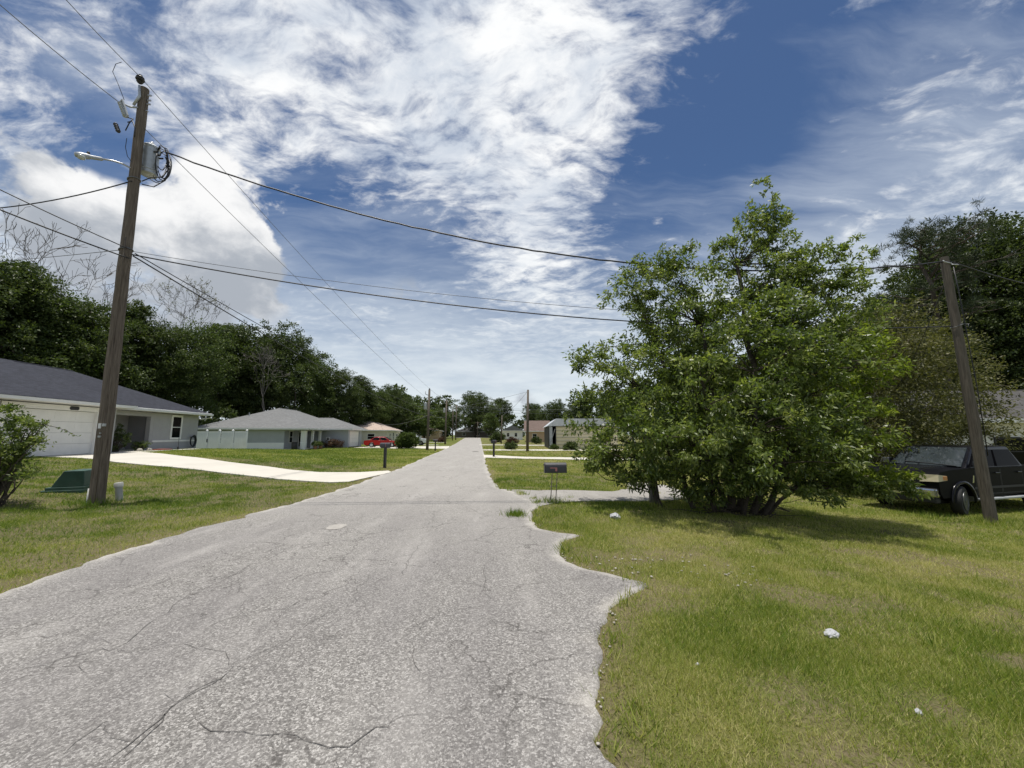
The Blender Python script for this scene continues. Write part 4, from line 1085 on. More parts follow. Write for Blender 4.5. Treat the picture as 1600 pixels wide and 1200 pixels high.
jm.tube([rel(198, 216, PY_ - .2), rel(196, 230, PY_ - .2), rel(199, 244, PY_ - .2), rel(205, 252, PY_ - .17)], .007, 5)
jm.tube([rel(194, 156), rel(184, 130), rel(176, 112), rel(181, 100), rel(190, 97)], .007, 5)
jm.build('jumper_wire', M['cable'], up0, True)
# transformer hung behind the pole
tc = rel(231, 274, PY_ + .32)
tr = MB(); tr.lathe([(.14, 0), (.175, .02), (.175, .10), (.185, .11), (.175, .12), (.175, .70), (.19, .71), (.19, .75), (.15, .79), (.0, .80)], 22)
to = tr.build('transformer', M['alu'], up0, 'auto'); to.location = tc
bs = MB(); bs.lathe([(.05, .78), (.035, .83), (.055, .85), (.035, .88), (.05, .90), (.03, .95), (.0, .97)], 12); bso = bs.build('bushing', M['ceramic'], to, 'auto'); bso.location = (-.05, .05, 0)
hk = MB(); hk.box(-.12, -.02, -.25, -.15, .15, .2); hk.box(-.12, -.02, -.25, -.15, .55, .6); hk.build('hanger', M['steel'], to)
rbs = MB()
for k in range(3): rbs.tube([(.16, -.08 + .08 * k, .58 - .03 * k), (.25, -.08 + .08 * k, .58 - .03 * k)], .02, 6)
rbs.build('terminal', M['plastic'], to)
# loops of service cable beside it
cl = MB(); rgc = random.Random(9)
for k, (cx, cy, rx, ry) in enumerate([(252, 252, 9, 24), (255, 256, 12, 26), (253, 248, 8, 18), (257, 258, 11, 21), (250, 258, 14, 26), (248, 262, 19, 24)]):
    st0 = rgc.uniform(0, 6); yo = PY_ + .25 + .05 * k
    cl.tube([rel(cx + rx * math.cos(st0 + 2 * PI * j / 22), cy + ry * math.sin(st0 + 2 * PI * j / 22) + rgc.uniform(-.8, .8), yo + .10 * math.sin(j * .6)) for j in range(20)], .012, 5)
cl.tube([rel(222, 288), rel(240, 292, PY_ + .2), rel(258, 282, PY_ + .3), rel(266, 262, PY_ + .4), rel(258, 245, PY_ + .4)], .013, 5)
cl.tube([rel(222, 283), rel(236, 277, PY_ + .2), rel(254, 277, PY_ + .3), rel(262, 266, PY_ + .4), rel(262, 240, PY_ + .3)], .013, 5)
cl.build('cable_coil', M['cable'], up0, True)
# street lamp on its arm
la = MB(); la.tube([rel(208, 268), rel(203, 262, PY_ - .1), rel(192, 256, PY_ - .2), rel(176, 251, PY_ - .35), rel(158, 248, PY_ - .5)], .020, 8); lao = la.build('lamp_arm', M['steel'], up0, True)
l0, l1 = rel(162, 249, PY_ - .46), rel(116, 241, PY_ - .85)
lh = MB(); dirl = (l1 - l0)
lh.tube([l0, l0.lerp(l1, .08), l0.lerp(l1, .45), l0.lerp(l1, .55), l0.lerp(l1, .8), l0.lerp(l1, .97), l1], [.02, .042, .045, .06, .068, .05, .015], 14)
lho = lh.build('lamp_head', M['alu'], lao, True)
ln_ = MB(); lc = l0.lerp(l1, .77); ln_.lathe([(.0, -.09), (.04, -.085), (.065, -.07), (.082, -.03), (.078, -.015)], 16); lno = ln_.build('lens', M['lens'], lao, True); lno.location = lc
pc = MB(); pc.lathe([(.025, .05), (.03, .10), (.02, .115), (0, .12)], 10); pco = pc.build('photocell', M['plastic'], lao, 'auto'); pco.location = l0.lerp(l1, .55)
# fittings lower on the pole: bands, ground wire conduit, small tags
for py_ in (281, 391):
    bn = MB(); t_ = pole_t(py_); c_ = on(t_); r_ = .135 - .040 * t_ + .010
    bn.tube([c_ + Vector((r_ * math.cos(2 * PI * k / 16), r_ * math.sin(2 * PI * k / 16), .03 * math.cos(2 * PI * k / 16))) for k in range(17)], .014, 5)
    bn.build('band', M['wire'], up0, True)
cd = MB(); cd.tube([on(t_) + Vector((.075 - .02 * t_, -(.122 - .04 * t_), 0)) for t_ in np.linspace(.03, .62, 8)], .012, 6); cd.build('ground_wire', M['wood'], up0, True)
cd = MB(); cd.tube([Vector((-.13, -.08, -.2)), Vector((-.11, -.09, .35))], .022, 8); cd.build('conduit', M['pvc'], up0, True)
for (py_, dx_, w_, h_, mt) in ((666, .01, .055, .11, 'white'), (664, .09, .05, .06, 'steel'), (677, .04, .03, .03, 'steel'), (682, .03, .06, .04, 'steel')):
    t_ = pole_t(py_); c_ = on(t_); r_ = .135 - .040 * t_
    tg = MB(); tg.box(c_.x + dx_ - w_ / 2, c_.x + dx_ + w_ / 2, c_.y - r_ - .012, c_.y - r_ + .03, c_.z - h_ / 2, c_.z + h_ / 2); tg.build('tag', M[mt], up0)
fg = MB(); fg.box(on(.94).x + .10, on(.94).x + .15, -.02, .02, on(.94).z, on(.94).z + .02)
for py_ in (150, 158, 164): t_ = pole_t(py_); fg.box(on(t_).x + .1, on(t_).x + .19, -.015, .015, on(t_).z, on(t_).z + .03)
fg.build('bolt', M['steel'], up0)

# leaning pole on the other side
QY = 10.2
qb, qt = at(1548, 803, QY), at(1475, 402, QY)
qbase = Vector((qb.x, QY, T(qb.x, QY)))
up1 = empty('utility_pole', qbase, 0, 'bare leaning wooden service pole in front of the black pickup truck', 'utility pole', 'utility poles')
mb = MB(); b0_, b1_ = Vector((0, 0, -.4)), qt - qbase
mb.tube([b0_.lerp(b1_, k / 16) + Vector((prg.uniform(-.006, .006), prg.uniform(-.006, .006), 0)) for k in range(17)], [.125 - .038 * k / 16 for k in range(17)], 18); mb.build('post', M['wood2'], up1, 'auto')
bn = MB(); c_ = b0_.lerp(b1_, .74); bn.tube([c_ + Vector((.112 * math.cos(2 * PI * k / 16), .112 * math.sin(2 * PI * k / 16), .05 * math.cos(2 * PI * k / 16))) for k in range(17)] + [c_ + Vector((.22, -.1, .03)), c_ + Vector((.17, -.12, -.06))], .009, 5); bn.build('wire_loop', M['wire'], up1, True)
hk = MB(); hk.tube([b1_ + Vector((.06, -.1, -.22)), b1_ + Vector((-.16, -.14, -.20)), b1_ + Vector((-.2, -.14, -.16))], .016, 6); hk.tube([b1_ + Vector((.05, -.1, -.25)), b1_ + Vector((.22, -.12, -.27))], .016, 6); hk.build('hook', M['steel'], up1, True)
sp = MB(); sp.tube([b1_ + Vector((.16, -.05, -.3)), b1_ + Vector((.20, -.05, -.9)), b0_.lerp(b1_, .5) + Vector((.2, -.05, 0)), b0_.lerp(b1_, .28) + Vector((.155, -.05, 0))], .012, 5); sp.build('drop_cable', M['cable'], up1, True)

# poles down the street
def far_pole(bx, by, tx, ty, Y, r0, label, kit=False, arm_=False):
    b = at(bx, by, Y); zg = T(b.x, Y); tp = at(tx, ty, Y); e = empty('utility_pole', (b.x, Y, zg), 0, label, 'utility pole', 'utility poles')
    bs_ = Vector((b.x, Y, zg)); tp = tp - bs_
    mb = MB(); mb.tube([(0, 0, -.3), tp * .5, tp], [r0, r0 * .85, r0 * .7], 10); mb.build('post', M['wood2'], e, True)
    if kit:
        k_ = MB(); k_.lathe([(.2, 0), (.22, .05), (.22, .75), (.0, .82)], 12); ko = k_.build('transformer', M['alu'], e, 'auto'); ko.location = tp + Vector((-.40, 0, -2.3))
        k_ = MB(); k_.tube([tp + Vector((0, 0, -.7)), tp + Vector((-.45, 0, -.5)), tp + Vector((-.45, 0, -.15))], .05, 6); k_.build('fuse_cutout', M['ceramic'], e, True)
        k_ = MB(); k_.lathe([(.05, 0), (.10, .05), (.05, .1), (.09, .15), (0, .2)], 10); ko = k_.build('insulator', M['mail_black'], e, True); ko.location = tp
    elif arm_:
        k_ = MB(); k_.tube([tp + Vector((-1.0, 0, -.35)), tp + Vector((1.0, 0, -.35))], .06, 5); k_.build('crossarm', M['wood2'], e)
    return bs_, tp + bs_
pA = far_pole(667.5, 702, 671, 609, 45.5, .17, 'brown wooden pole with small transformer beside the round hedge', True)
pB = far_pole(695.5, 691, 698, 625, 72, .18, 'second wooden pole down the street with thin transformer, past the low tan house', True)
pC = far_pole(712, 686, 713.5, 633, 110, .17, 'distant bare pole standing just before the end of the road', False, True)
pD = far_pole(707, 687, 708, 639, 104, .13, 'thin distant pole close beside another bare pole near the road end')
pE = far_pole(746, 684, 746.5, 659, 151, .15, 'short grey pole right at the end of the road before the round oak', False, True)
pF = far_pole(824, 706, 825, 609, 42, .16, 'bare brown pole on the lawn between the road and the beige barn')
pG = far_pole(783, 694, 784.5, 649, 78, .14, 'short thin pole beside the clipped dark bush across from the barn')

# ------------------------------------------------------------------ overhead wires
def wire(a, b, sag, r, label, mat='cable', n=26, wig=0.0):
    a, b = Vector(a), Vector(b); rg_ = random.Random(hash(label) % 1000 if False else len(label))
    pts = []
    for k in range(n + 1):
        t_ = k / n; q = a.lerp(b, t_); q.z -= 4 * sag * t_ * (1 - t_)
        if wig and 0 < k < n: q += Vector((rg_.uniform(-wig, wig), 0, rg_.uniform(-wig, wig)))
        pts.append(q)
    mb = MB(); c0 = pts[0]; mb.tube([q - c0 for q in pts], r, 5)
    o_ = mb.build('overhead_wire', M[mat], None, True); o_.location = c0
    return prop(o_, label, 'overhead wire', 'overhead wires')
topI = at(219, 120, PY_ - .1)
wire(topI, pA[1] + Vector((0, 0, .15)), .35, .008, 'thin top wire from the tall pole insulator to the pole by the hedge', 'wire')
wire(topI, at(30, -82, 6.2), .05, .008, 'thin top wire rising from the tall pole insulator out of the picture', 'wire')
wire(at(185, 159, PY_ - .18), at(-60, -45, 6.4), .05, .009, 'thin wire from the fuse on the tall pole out of the picture', 'wire')
wire(at(226, 201, PY_), pA[1] + Vector((0, 0, -1.2)), .30, .008, 'thin neutral wire from below the tall pole top to the pole by the hedge', 'wire')
wire(at(260, 238, PY_ + .3), at(1473, 409, QY), 1.30, .021, 'thick twisted black service cable sagging across the road between the two near poles', 'cable', 60, .010)
wire(at(207, 398, PY_), at(1488, 510, QY), .62, .016, 'lower black cable crossing the road from the tall pole into the leafy tree')
wire(at(208, 393, PY_ + .1), at(1487, 500, QY + .1), .48, .006, 'fine wire running just above the lower black cable across the road')
wire(at(203, 404, PY_ - .1), at(-380, 162, 5.6), .10, .016, 'thick black cable from the tall pole passing over the charcoal roof side', 'cable')
wire(at(204, 390, PY_ - .1), at(-380, 100, 5.8), .10, .012, 'thinner cable just above the thick one from the tall pole over the charcoal roof', 'cable')
wire(at(206, 283, PY_ - .1), at(-260, 310, 10), .55, .014, 'black service cable from below the street lamp toward the charcoal roofed house', 'cable')
wire(at(184, 391, PY_ + .2), at(-260, 424, 16), .10, .008, 'fine pale wire crossing in front of the bare trees', 'wire')
wire(at(208, 400, PY_), pA[1] + Vector((0, 0, -3.1)), .55, .016, 'black communication cable from the tall pole along the road to the hedge pole')
wire(at(211, 396, PY_ + .05), pA[1] + Vector((0, 0, -2.4)), .40, .012, 'second communication cable just above its neighbour along the road side')
wire(pA[1] + Vector((0, 0, .15)), pB[1] + Vector((0, 0, .2)), .25, .012, 'distant top wire between the hedge pole and the next pole', 'wire')
wire(pA[1] + Vector((0, 0, -2.8)), pB[1] + Vector((0, 0, -3)), .35, .02, 'distant lower cable between the hedge pole and the next pole')
wire(pB[1] + Vector((0, 0, -2.6)), pC[1] + Vector((0, 0, -1.0)), .35, .02, 'distant cable between the last poles before the road end')
wire(pA[1] + Vector((0, 0, -3.0)), (-25.5, 76, 3.6), .5, .02, 'pale service wire falling from the hedge pole to the pink roof', 'wire')
wire(pA[1] + Vector((0, 0, -2.7)), pF[1] + Vector((0, 0, -.2)), .15, .012, 'faint wire across the road between hedge pole and barn pole', 'wire')
wire(pF[1] + Vector((0, 0, -.1)), pG[1] + Vector((0, 0, 0)), .4, .018, 'faint wire from the barn pole back to the thin pole', 'wire')
for k, (zo, lb) in enumerate(((.0, 'topmost distant wire strung across the round oak at the road end'), (-.45, 'middle distant wire strung across the round oak at the road end'), (-1.2, 'lowest distant wire strung across the round oak at the road end'))):
    wire(pC[1] + Vector((0, 0, zo - .2)), (24, 118, pC[1].z + zo - .6), .5, .03, lb, 'wire')
wire(at(1480, 407, QY), at(1720, 465, 13.0), .15, .016, 'black cable from the leaning pole top off past the tall pine')
wire(at(1484, 420, QY), (16.6, 17.6, 2.75), .45, .011, 'black drop cable from the leaning pole down to the white house roof')

# ------------------------------------------------------------------ plants
def leaf_quads(P, D, ln, wd, rs, fold=.25):
    """rhombic leaves at points P along directions D (N,3); ln, wd arrays"""
    n = len(P); rnd = rs.normal(0, 1, (n, 3)); D = D / (np.linalg.norm(D, axis=1, keepdims=True) + 1e-9)
    s = np.cross(D, rnd); s /= (np.linalg.norm(s, axis=1, keepdims=True) + 1e-9); nn = np.cross(s, D)
    ln = np.broadcast_to(ln, n)[:, None]; wd = np.broadcast_to(wd, n)[:, None]
    m_ = P + D * ln * .45 + nn * wd * fold
    V = np.stack([P, m_ + s * wd * .5, P + D * ln - nn * wd * fold * .8, m_ - s * wd * .5], 1).reshape(-1, 3)
    return V
def quad_idx(n): return np.arange(n * 4).reshape(n, 4)
def unit(rs, n):
    v = rs.normal(0, 1, (n, 3)); return v / np.linalg.norm(v, axis=1, keepdims=True)

def crown_points(lobes, nclus, rs, shell=.55, squash=.85):
    """cluster centres in a union of lobes (x,y,z,r); biased to the outside"""
    L = np.array(lobes); wgt = L[:, 3] ** 2.2; wgt /= wgt.sum()
    k = rs.choice(len(L), nclus, p=wgt)
    d_ = unit(rs, nclus); d_[:, 2] = d_[:, 2] * 1.0 + .12
    rr = rs.rand(nclus) ** shell
    c = L[k, :3] + d_ * (L[k, 3] * rr)[:, None] * np.array([1, 1, squash])
    return c, k
def leafy(lobes, nclus, per, crad, ln, wd, rs, droop=.35, shell=.45, squash=.85, twig=True):
    c, k = crown_points(lobes, nclus, rs, shell, squash)
    L = np.array(lobes)[k]
    out = c - L[:, :3]; out /= (np.linalg.norm(out, axis=1, keepdims=True) + 1e-6)
    n = nclus * per
    cc = np.repeat(c, per, 0); oo = np.repeat(out, per, 0)
    off = unit(rs, n) * (rs.rand(n) ** .55)[:, None] * np.repeat(crad * (.55 + .9 * rs.rand(nclus)), per)[:, None] * np.array([1, 1, .62])
    P = cc + off
    D = unit(rs, n) * .9 + oo * .55 + off / (crad + 1e-6) * .4; D[:, 2] -= droop
    ct = np.repeat(rs.normal(0, .16, nclus), per)
    tint = np.clip(.42 + ct + rs.normal(0, .17, n), 0, 1)
    V = leaf_quads(P, D, ln * (.65 + .7 * rs.rand(n)), wd * (.7 + .6 * rs.rand(n)), rs)
    return V, np.repeat(tint, 4), c, k

def limb(mb, a, b, r0, r1, rs, n=4, sides=5, bend=.12):
    a, b = np.array(a), np.array(b); L = np.linalg.norm(b - a); pts = []
    o1 = rs.normal(0, 1, 3) * L * bend
    for i in range(n + 1):
        t_ = i / n; pts.append(Vector(a + (b - a) * t_ + o1 * math.sin(PI * t_) * (1 - t_ * .5) + (rs.normal(0, .012, 3) * L if 0 < i < n else 0)))
    mb.tube(pts, [r0 + (r1 - r0) * i / n for i in range(n + 1)], sides)
    return pts

def tree_meshes(seed, H, Rr, cb, nl, nclus, per, ln, wd, leaf, bark='bark', tr=.22, crad=.75, shape='round', trunk_top=.72):
    rs = np.random.RandomState(seed); lobes = []
    for i in range(nl):
        u_ = (i + .5) / nl; zz = cb + (H - cb) * (.12 + .76 * u_)
        if shape == 'round': f = math.sin(PI * min(.97, .18 + .74 * u_)) ** .75
        elif shape == 'tall': f = (1 - u_) ** .55 * .85 + .15
        else: f = .45 + .55 * u_
        a = i * 2.4 + rs.rand() * .8; rad = Rr * f * (.35 + .4 * rs.rand())
        lobes.append((rad * math.cos(a), rad * math.sin(a), zz, Rr * (.34 + .22 * rs.rand()) * (.65 + .45 * f)))
    lobes.append((0, 0, H - Rr * .35, Rr * .36))
    V, tint, c, k = leafy(lobes, nclus, per, crad, ln, wd, rs, .25)
    cr = mesh_np('crown', V, quad_idx(len(V) // 4), M[leaf], {'tint': tint})
    mb = MB(); tt = trunk_top * H
    tp = limb(mb, (0, 0, -.4), (rs.normal(0, .3), rs.normal(0, .3), tt), tr, tr * .35, rs, 6, 8, .02)
    for (x, y, z, r) in lobes:
        t0 = tp[min(len(tp) - 1, max(1, int((z - .35 * math.hypot(x, y) - r * .5) / tt * 6)))]
        limb(mb, t0, (x, y, z), tr * .34, tr * .10, rs, 4, 5, .1)
    for i in range(0, nclus, max(1, nclus // 70)):
        limb(mb, lobes[k[i]][:3], c[i], tr * .10, .015, rs, 2, 4, .1)
    me = mb.mesh('trunk', M[bark]); me.polygons.foreach_set('use_smooth', [True] * len(me.polygons))
    return cr, me, H
PROTO = {
    'round': tree_meshes(1, 15, 5.2, 3.0, 15, 850, 42, .225, .13, 'leaf_dark', crad=.62),
    'tall': tree_meshes(2, 18, 4.2, 4.0, 15, 850, 42, .23, .13, 'leaf_dark', crad=.62, shape='tall'),
    'loose': tree_meshes(3, 15, 4.6, 3.0, 12, 560, 38, .22, .12, 'leaf_mid', crad=.9),
    'broad': tree_meshes(4, 13, 6.6, 2.2, 18, 1000, 42, .235, .135, 'leaf_dark', 'bark', .35, crad=.65),
    'fine': tree_meshes(8, 18, 5.6, 2.5, 22, 1150, 40, .215, .115, 'leaf_dark', crad=.6),
    'mid': tree_meshes(5, 11, 4.2, 1.2, 14, 380, 26, .32, .18, 'leaf_mid'),
    'olive': tree_meshes(6, 8.2, 3.4, .5, 16, 760, 42, .12, .055, 'leaf_olive', 'bark', .13, .5),
}
def tree(kind, x, y, h, label, rz=0.0, wide=1.0, group=None, name='tree', cat='tree', zoff=0.0):
    cr, tm, H = PROTO[kind]; s = h / H
    e = empty(name, (x, y, T(x, y) + zoff), rz, label, cat, group); e.scale = (s * wide, s * wide, s)
    link('crown', cr, e); link('trunk', tm, e); return e

# woods behind the houses on the near side street row: individual trees in front of a darker mass
def tx(px, Y): return base_at(px, Y)[0]
GW = 'wood edge behind the houses'
for (kind, px, Y, h, wd, rz, lb) in [
    ('round', -95, 31, 16.5, 1.0, .3, 'dark leafy tree at the picture edge behind the long charcoal roof'),
    ('tall', 5, 34, 17.0, 1.15, 1.1, 'dense dark tree under the first bare treetop, behind the charcoal roof'),
    ('loose', 62, 37, 16.0, 1.1, 2.0, 'mid green tree between the two leafless treetops behind the charcoal roof'),
    ('round', 118, 39, 15.5, 1.0, 3.0, 'dark rounded tree behind the charcoal roof just beside the tall wooden pole'),
    ('tall', 178, 43, 17.0, 1.1, 4.0, 'tall dark tree hidden behind the tall wooden pole'),
    ('round', 232, 45, 15.0, 1.0, 5.0, 'dark tree below the brownish bare crown, beyond the porch of the charcoal roofed house'),
    ('loose', 285, 48, 16.2, 1.0, .7, 'mid green tree above the far roof corner of the charcoal roofed house'),
    ('tall', 330, 58, 18.5, 1.2, 1.6, 'dark tree above the white vinyl fence'),
    ('round', 372, 62, 20.2, 1.0, 2.6, 'tallest round dark tree over the blue grey house roof'),
    ('broad', 432, 66, 19.6, .8, 3.7, 'broad tree crown over the ridge of the blue grey house'),
    ('loose', 478, 68, 17.2, .95, 4.6, 'lighter tree just past the ridge of the blue grey house'),
    ('round', 520, 72, 14.2, .95, 5.3, 'dark tree over the small garage roof of the blue grey house'),
    ('tall', 560, 78, 13.8, 1.3, .2, 'dark tree directly behind the small garage'),
    ('loose', 588, 84, 11.8, 1.1, 1.3, 'bushy dark tree behind the cream house with pink roof'),
    ('broad', 610, 90, 12.5, .75, 2.2, 'dark crown rising between the pink roof and the hedge pole'),
    ('mid', 636, 96, 9.8, 1.5, 3.1, 'bright mid green spreading tree left of the hedge pole'),
    ('mid', 662, 104, 8.8, 1.6, 4.4, 'low green tree right behind the hedge pole'),
    ('loose', 684, 128, 10.4, 1.3, 5.5, 'small dark tree over the low tan house'),
    ('round', 706, 150, 10.6, 1.1, .9, 'small tree behind the two thin distant poles'),
]:
    tree(kind, tx(px, Y), Y, h, lb, rz, wd, GW)
# far end of the road and beyond
for (kind, px, Y, h, wd, rz, lb) in [
    ('broad', 741, 166, 19.0, 1.05, .5, 'big round dark oak standing at the very end of the road'),
    ('round', 783, 172, 18.0, .85, 1.5, 'dark round tree just right of the big oak at the road end'),
    ('mid', 766, 150, 9.5, 1.1, 2.0, 'lighter feathery tree under the oak at the road end'),
    ('round', 835, 165, 15.0, 1.15, 3.3, 'dark tree behind the small grey gabled house'),
    ('broad', 868, 150, 14.2, .9, 4.0, 'dark broad tree behind the steep brown roof'),
    ('round', 905, 140, 14.0, 1.1, 5.0, 'dark tree rising behind the beige barn roof'),
    ('tall', 955, 120, 14.0, 1.4, .4, 'dark tree beyond the barn seen through the leafy tree edge'),
]:
    tree(kind, tx(px, Y), Y, h, lb, rz, wd, 'trees beyond the end of the road')
# behind the leafy tree and the pickup
for (kind, px, Y, h, wd, rz, lb) in [
    ('mid', 1120, 34, 9.0, 1.2, 1.0, 'green tree standing well behind the leafy multi trunk tree'),
    ('mid', 1240, 30, 9.5, 1.2, 2.0, 'second green tree well behind the leafy multi trunk tree'),
    ('olive', 1352, 15.6, 7.6, 1.05, 3.0, 'olive brown fine leaved tree just behind the bright side of the leafy tree'),
    ('olive', 1432, 17.4, 7.4, 1.05, 4.3, 'drooping olive grey tree in front of the white house wall'),
    ('olive', 1500, 20.0, 4.2, 1.0, 5.3, 'low drooping olive tree between the leaning pole and the white house'),
    ('fine', 1410, 36, 15.5, 1.0, 1.9, 'dark tree beneath the tall pine top'),
    ('fine', 1515, 33, 19.5, .9, 2.9, 'tall dark tree right behind the tall pine'),
    ('fine', 1585, 30, 20.3, .95, 3.9, 'massive dark tree above the white house roof'),
    ('fine', 1680, 28, 19.0, 1.0, 4.9, 'massive dark tree at the picture edge above the white house'),
    ('fine', 1500, 42, 15.0, 1.0, .6, 'shadowy broad tree deep behind the white house'),
]:
    tree(kind, tx(px, Y), Y, h, lb, rz, wd, 'trees around the white house')

# darker wood filling the gaps far behind (nobody could count its trees)
def mass(name, path, hgt, dep, nclus, per, ln, wd, leaf, seed, label, crad=1.1, lo=.0):
    rs = np.random.RandomState(seed); lobes = []
    path = [Vector(q) for q in path]
    for a, b in zip(path[:-1], path[1:]):
        L = (b - a).length; n = max(1, int(L / (hgt[0] * .34)))
        for i in range(n):
            q = a.lerp(b, (i + rs.rand()) / n); h = hgt[0] + (hgt[1] - hgt[0]) * rs.rand()
            for zz in np.linspace(lo + .18, .82, 3):
                lobes.append((q.x + rs.normal(0, dep * .35), q.y + rs.normal(0, dep * .35), T(q.x, q.y) + h * zz, h * .24))
    V, tint, c, k = leafy(lobes, nclus, per, crad, ln, wd, rs, .2, .5)
    o_ = link(name, mesh_np(name, V, quad_idx(len(V) // 4), M[leaf], {'tint': tint * .8}))
    return prop(o_, label, None, None, 'stuff')
mass('woods', [(-62, 22), (-60, 45), (-52, 66), (-44, 84), (-32, 110), (-26, 150)], (12, 15), 4, 1500, 26, .75, .45, 'leaf_dark', 21, 'dark mass of woods behind the row of houses')
mass('undergrowth', [(-48, 26), (-44, 42), (-39, 60), (-30, 80), (-27, 98)], (3.5, 5.5), 3, 900, 26, .42, .25, 'leaf_dark', 22, 'shadowy undergrowth at the foot of the woods behind the houses', .7)
mass('woods', [(60, 30), (42, 46), (26, 58), (14, 84)], (9, 12), 4, 1100, 26, .62, .36, 'leaf_dark', 23, 'dark mass of woods behind the white house and the leafy tree')
mass('undergrowth', [(9.5, 27), (14, 23.5), (17.5, 19.5)], (2.2, 3.6), 1.2, 320, 26, .22, .11, 'leaf_dark', 24, 'shadowy undergrowth beside the white house behind the leafy tree', .5)
mass('woods', [(-70, 190), (-20, 200), (40, 195), (110, 180)], (9, 13), 6, 800, 22, 1.1, .7, 'leaf_dark', 25, 'far band of woods beyond the cross street', 1.6)

# leafless treetops above the woods
def bare_tree(x, y, h, seed, label, mat='bark_mid', sparse=None):
    rs = np.random.RandomState(seed); mb = MB(); tips = []
    def grow(p, dv, L, r, dp):
        n = 3; pts = [p]
        for i in range(n):
            dv = (dv + Vector(rs.normal(0, .27, 3)) + Vector((0, 0, .10))).normalized(); pts.append(pts[-1] + dv * L / n)
        mb.tube(pts, [max(.026, r * (1 - .42 * i / n)) for i in range(n + 1)], 5 if dp < 3 else 4, cap=False)
        if dp >= 6 or r < .012: tips.append(pts[-1]); return
        for j in range(2 if rs.rand() < .6 else 3):
            ax = Vector(rs.normal(0, 1, 3)); nd = (dv * 1.0 + ax.normalized() * (.55 + .25 * rs.rand())).normalized()
            q = pts[-1] if j < 2 else pts[2]
            grow(q, nd, L * (.58 + .20 * rs.rand()), r * .58, dp + 1)
    grow(Vector((0, 0, -.3)), Vector((0, 0, 1)), h * .46, .20, 0)
    e = empty('bare_tree', (x, y, T(x, y)), 0, label, 'bare tree', 'leafless trees above the woods')
    me = mb.mesh('trunk', M[mat]); me.polygons.foreach_set('use_smooth', [True] * len(me.polygons)); 
    zm = max(v[2] for v in mb.V); o_ = link('trunk', me, e); e.scale = (h / zm * .74,) * 2 + (h / zm,)
    if sparse:
        tp = np.array([t_[:] for t_ in tips]); sel = tp[rs.rand(len(tp)) < sparse]; pp = np.repeat(sel, 7, 0) + rs.normal(0, .22, (len(sel) * 7, 3))
        V = leaf_quads(pp, unit(rs, len(pp)), .26 + .1 * rs.rand(len(pp)), .15, rs)
        link('foliage', mesh_np('foliage', V, quad_idx(len(pp)), M['leaf_olive'], {'tint': np.repeat(np.clip(rs.normal(.6, .2, len(pp)), 0, 1), 4)}), e)
bare_tree(tx(30, 42), 42, 26.6, 31, 'bare leafless treetop nearest the picture edge above the charcoal roof')
bare_tree(tx(142, 45), 45, 27.0, 35, 'twisted bare treetop right beside the tall wooden pole')
bare_tree(tx(232, 50), 50, 27.0, 33, 'brownish bare treetop on the street side of the tall wooden pole', 'bark_mid')
bare_tree(tx(266, 52), 52, 24.2, 37, 'thin tree with few remaining leaves next to the bare brownish treetop', 'bark_mid', .35)
bare_tree(tx(402, 58), 58, 15.5, 38, 'grey dead tree standing before the dark woods over the blue grey house', 'bark_pale')

# tall pine behind the pickup
def pine(x, y, h, seed, label):
    rs = np.random.RandomState(seed); e = empty('pine_tree', (x, y, T(x, y)), 0, label, 'pine tree')
    mb = MB(); limb(mb, (0, 0, -.3), (rs.normal(0, .3), rs.normal(0, .3), h), .26, .07, rs, 8, 8, .015)
    cl = []
    for i in range(30):
        z0 = h * (.50 + .49 * (i / 30) ** .8); a = rs.rand() * 6.28; L = (1.0 - (z0 / h - .5) * 1.1) * h * .30 * (.7 + .5 * rs.rand())
        p1 = np.array([L * math.cos(a), L * math.sin(a), z0 + L * (.10 + .35 * rs.rand())])
        pts = limb(mb, (0, 0, z0), p1, .07, .02, rs, 4, 5, .12)
        for j in range(9):
            q = np.array(pts[2 + j % 3][:]) + rs.normal(0, 1, 3) * L * .20 * np.array([1, 1, .55]); limb(mb, pts[2 + j % 3], q, .018, .008, rs, 2, 4, .1); cl.append(q)
    for j in range(24): cl.append(np.array([rs.normal(0, .6), rs.normal(0, .6), h + rs.normal(-.3, .5)]))
    cl = np.array(cl); per = 46; P = np.repeat(cl, per, 0); D = unit(rs, len(P)); D[:, 2] += .35
    P = P + rs.normal(0, .10, P.shape)
    V = leaf_quads(P, D, .30 + .16 * rs.rand(len(P)), .035, rs, .05)
    link('crown', mesh_np('crown', V, quad_idx(len(P)), M['needle'], {'tint': np.repeat(np.clip(rs.normal(.5, .2, len(P)), 0, 1), 4)}), e)
    me = mb.mesh('trunk', M['bark']); link('trunk', me, e)
pine(tx(1492, 27), 27, 17.0, 41, 'tall pine with tufted needle clumps rising above the leaning pole')
pine(tx(1400, 40), 40, 14.6, 43, 'thinner pine seen through between the leafy tree and the tall pine')

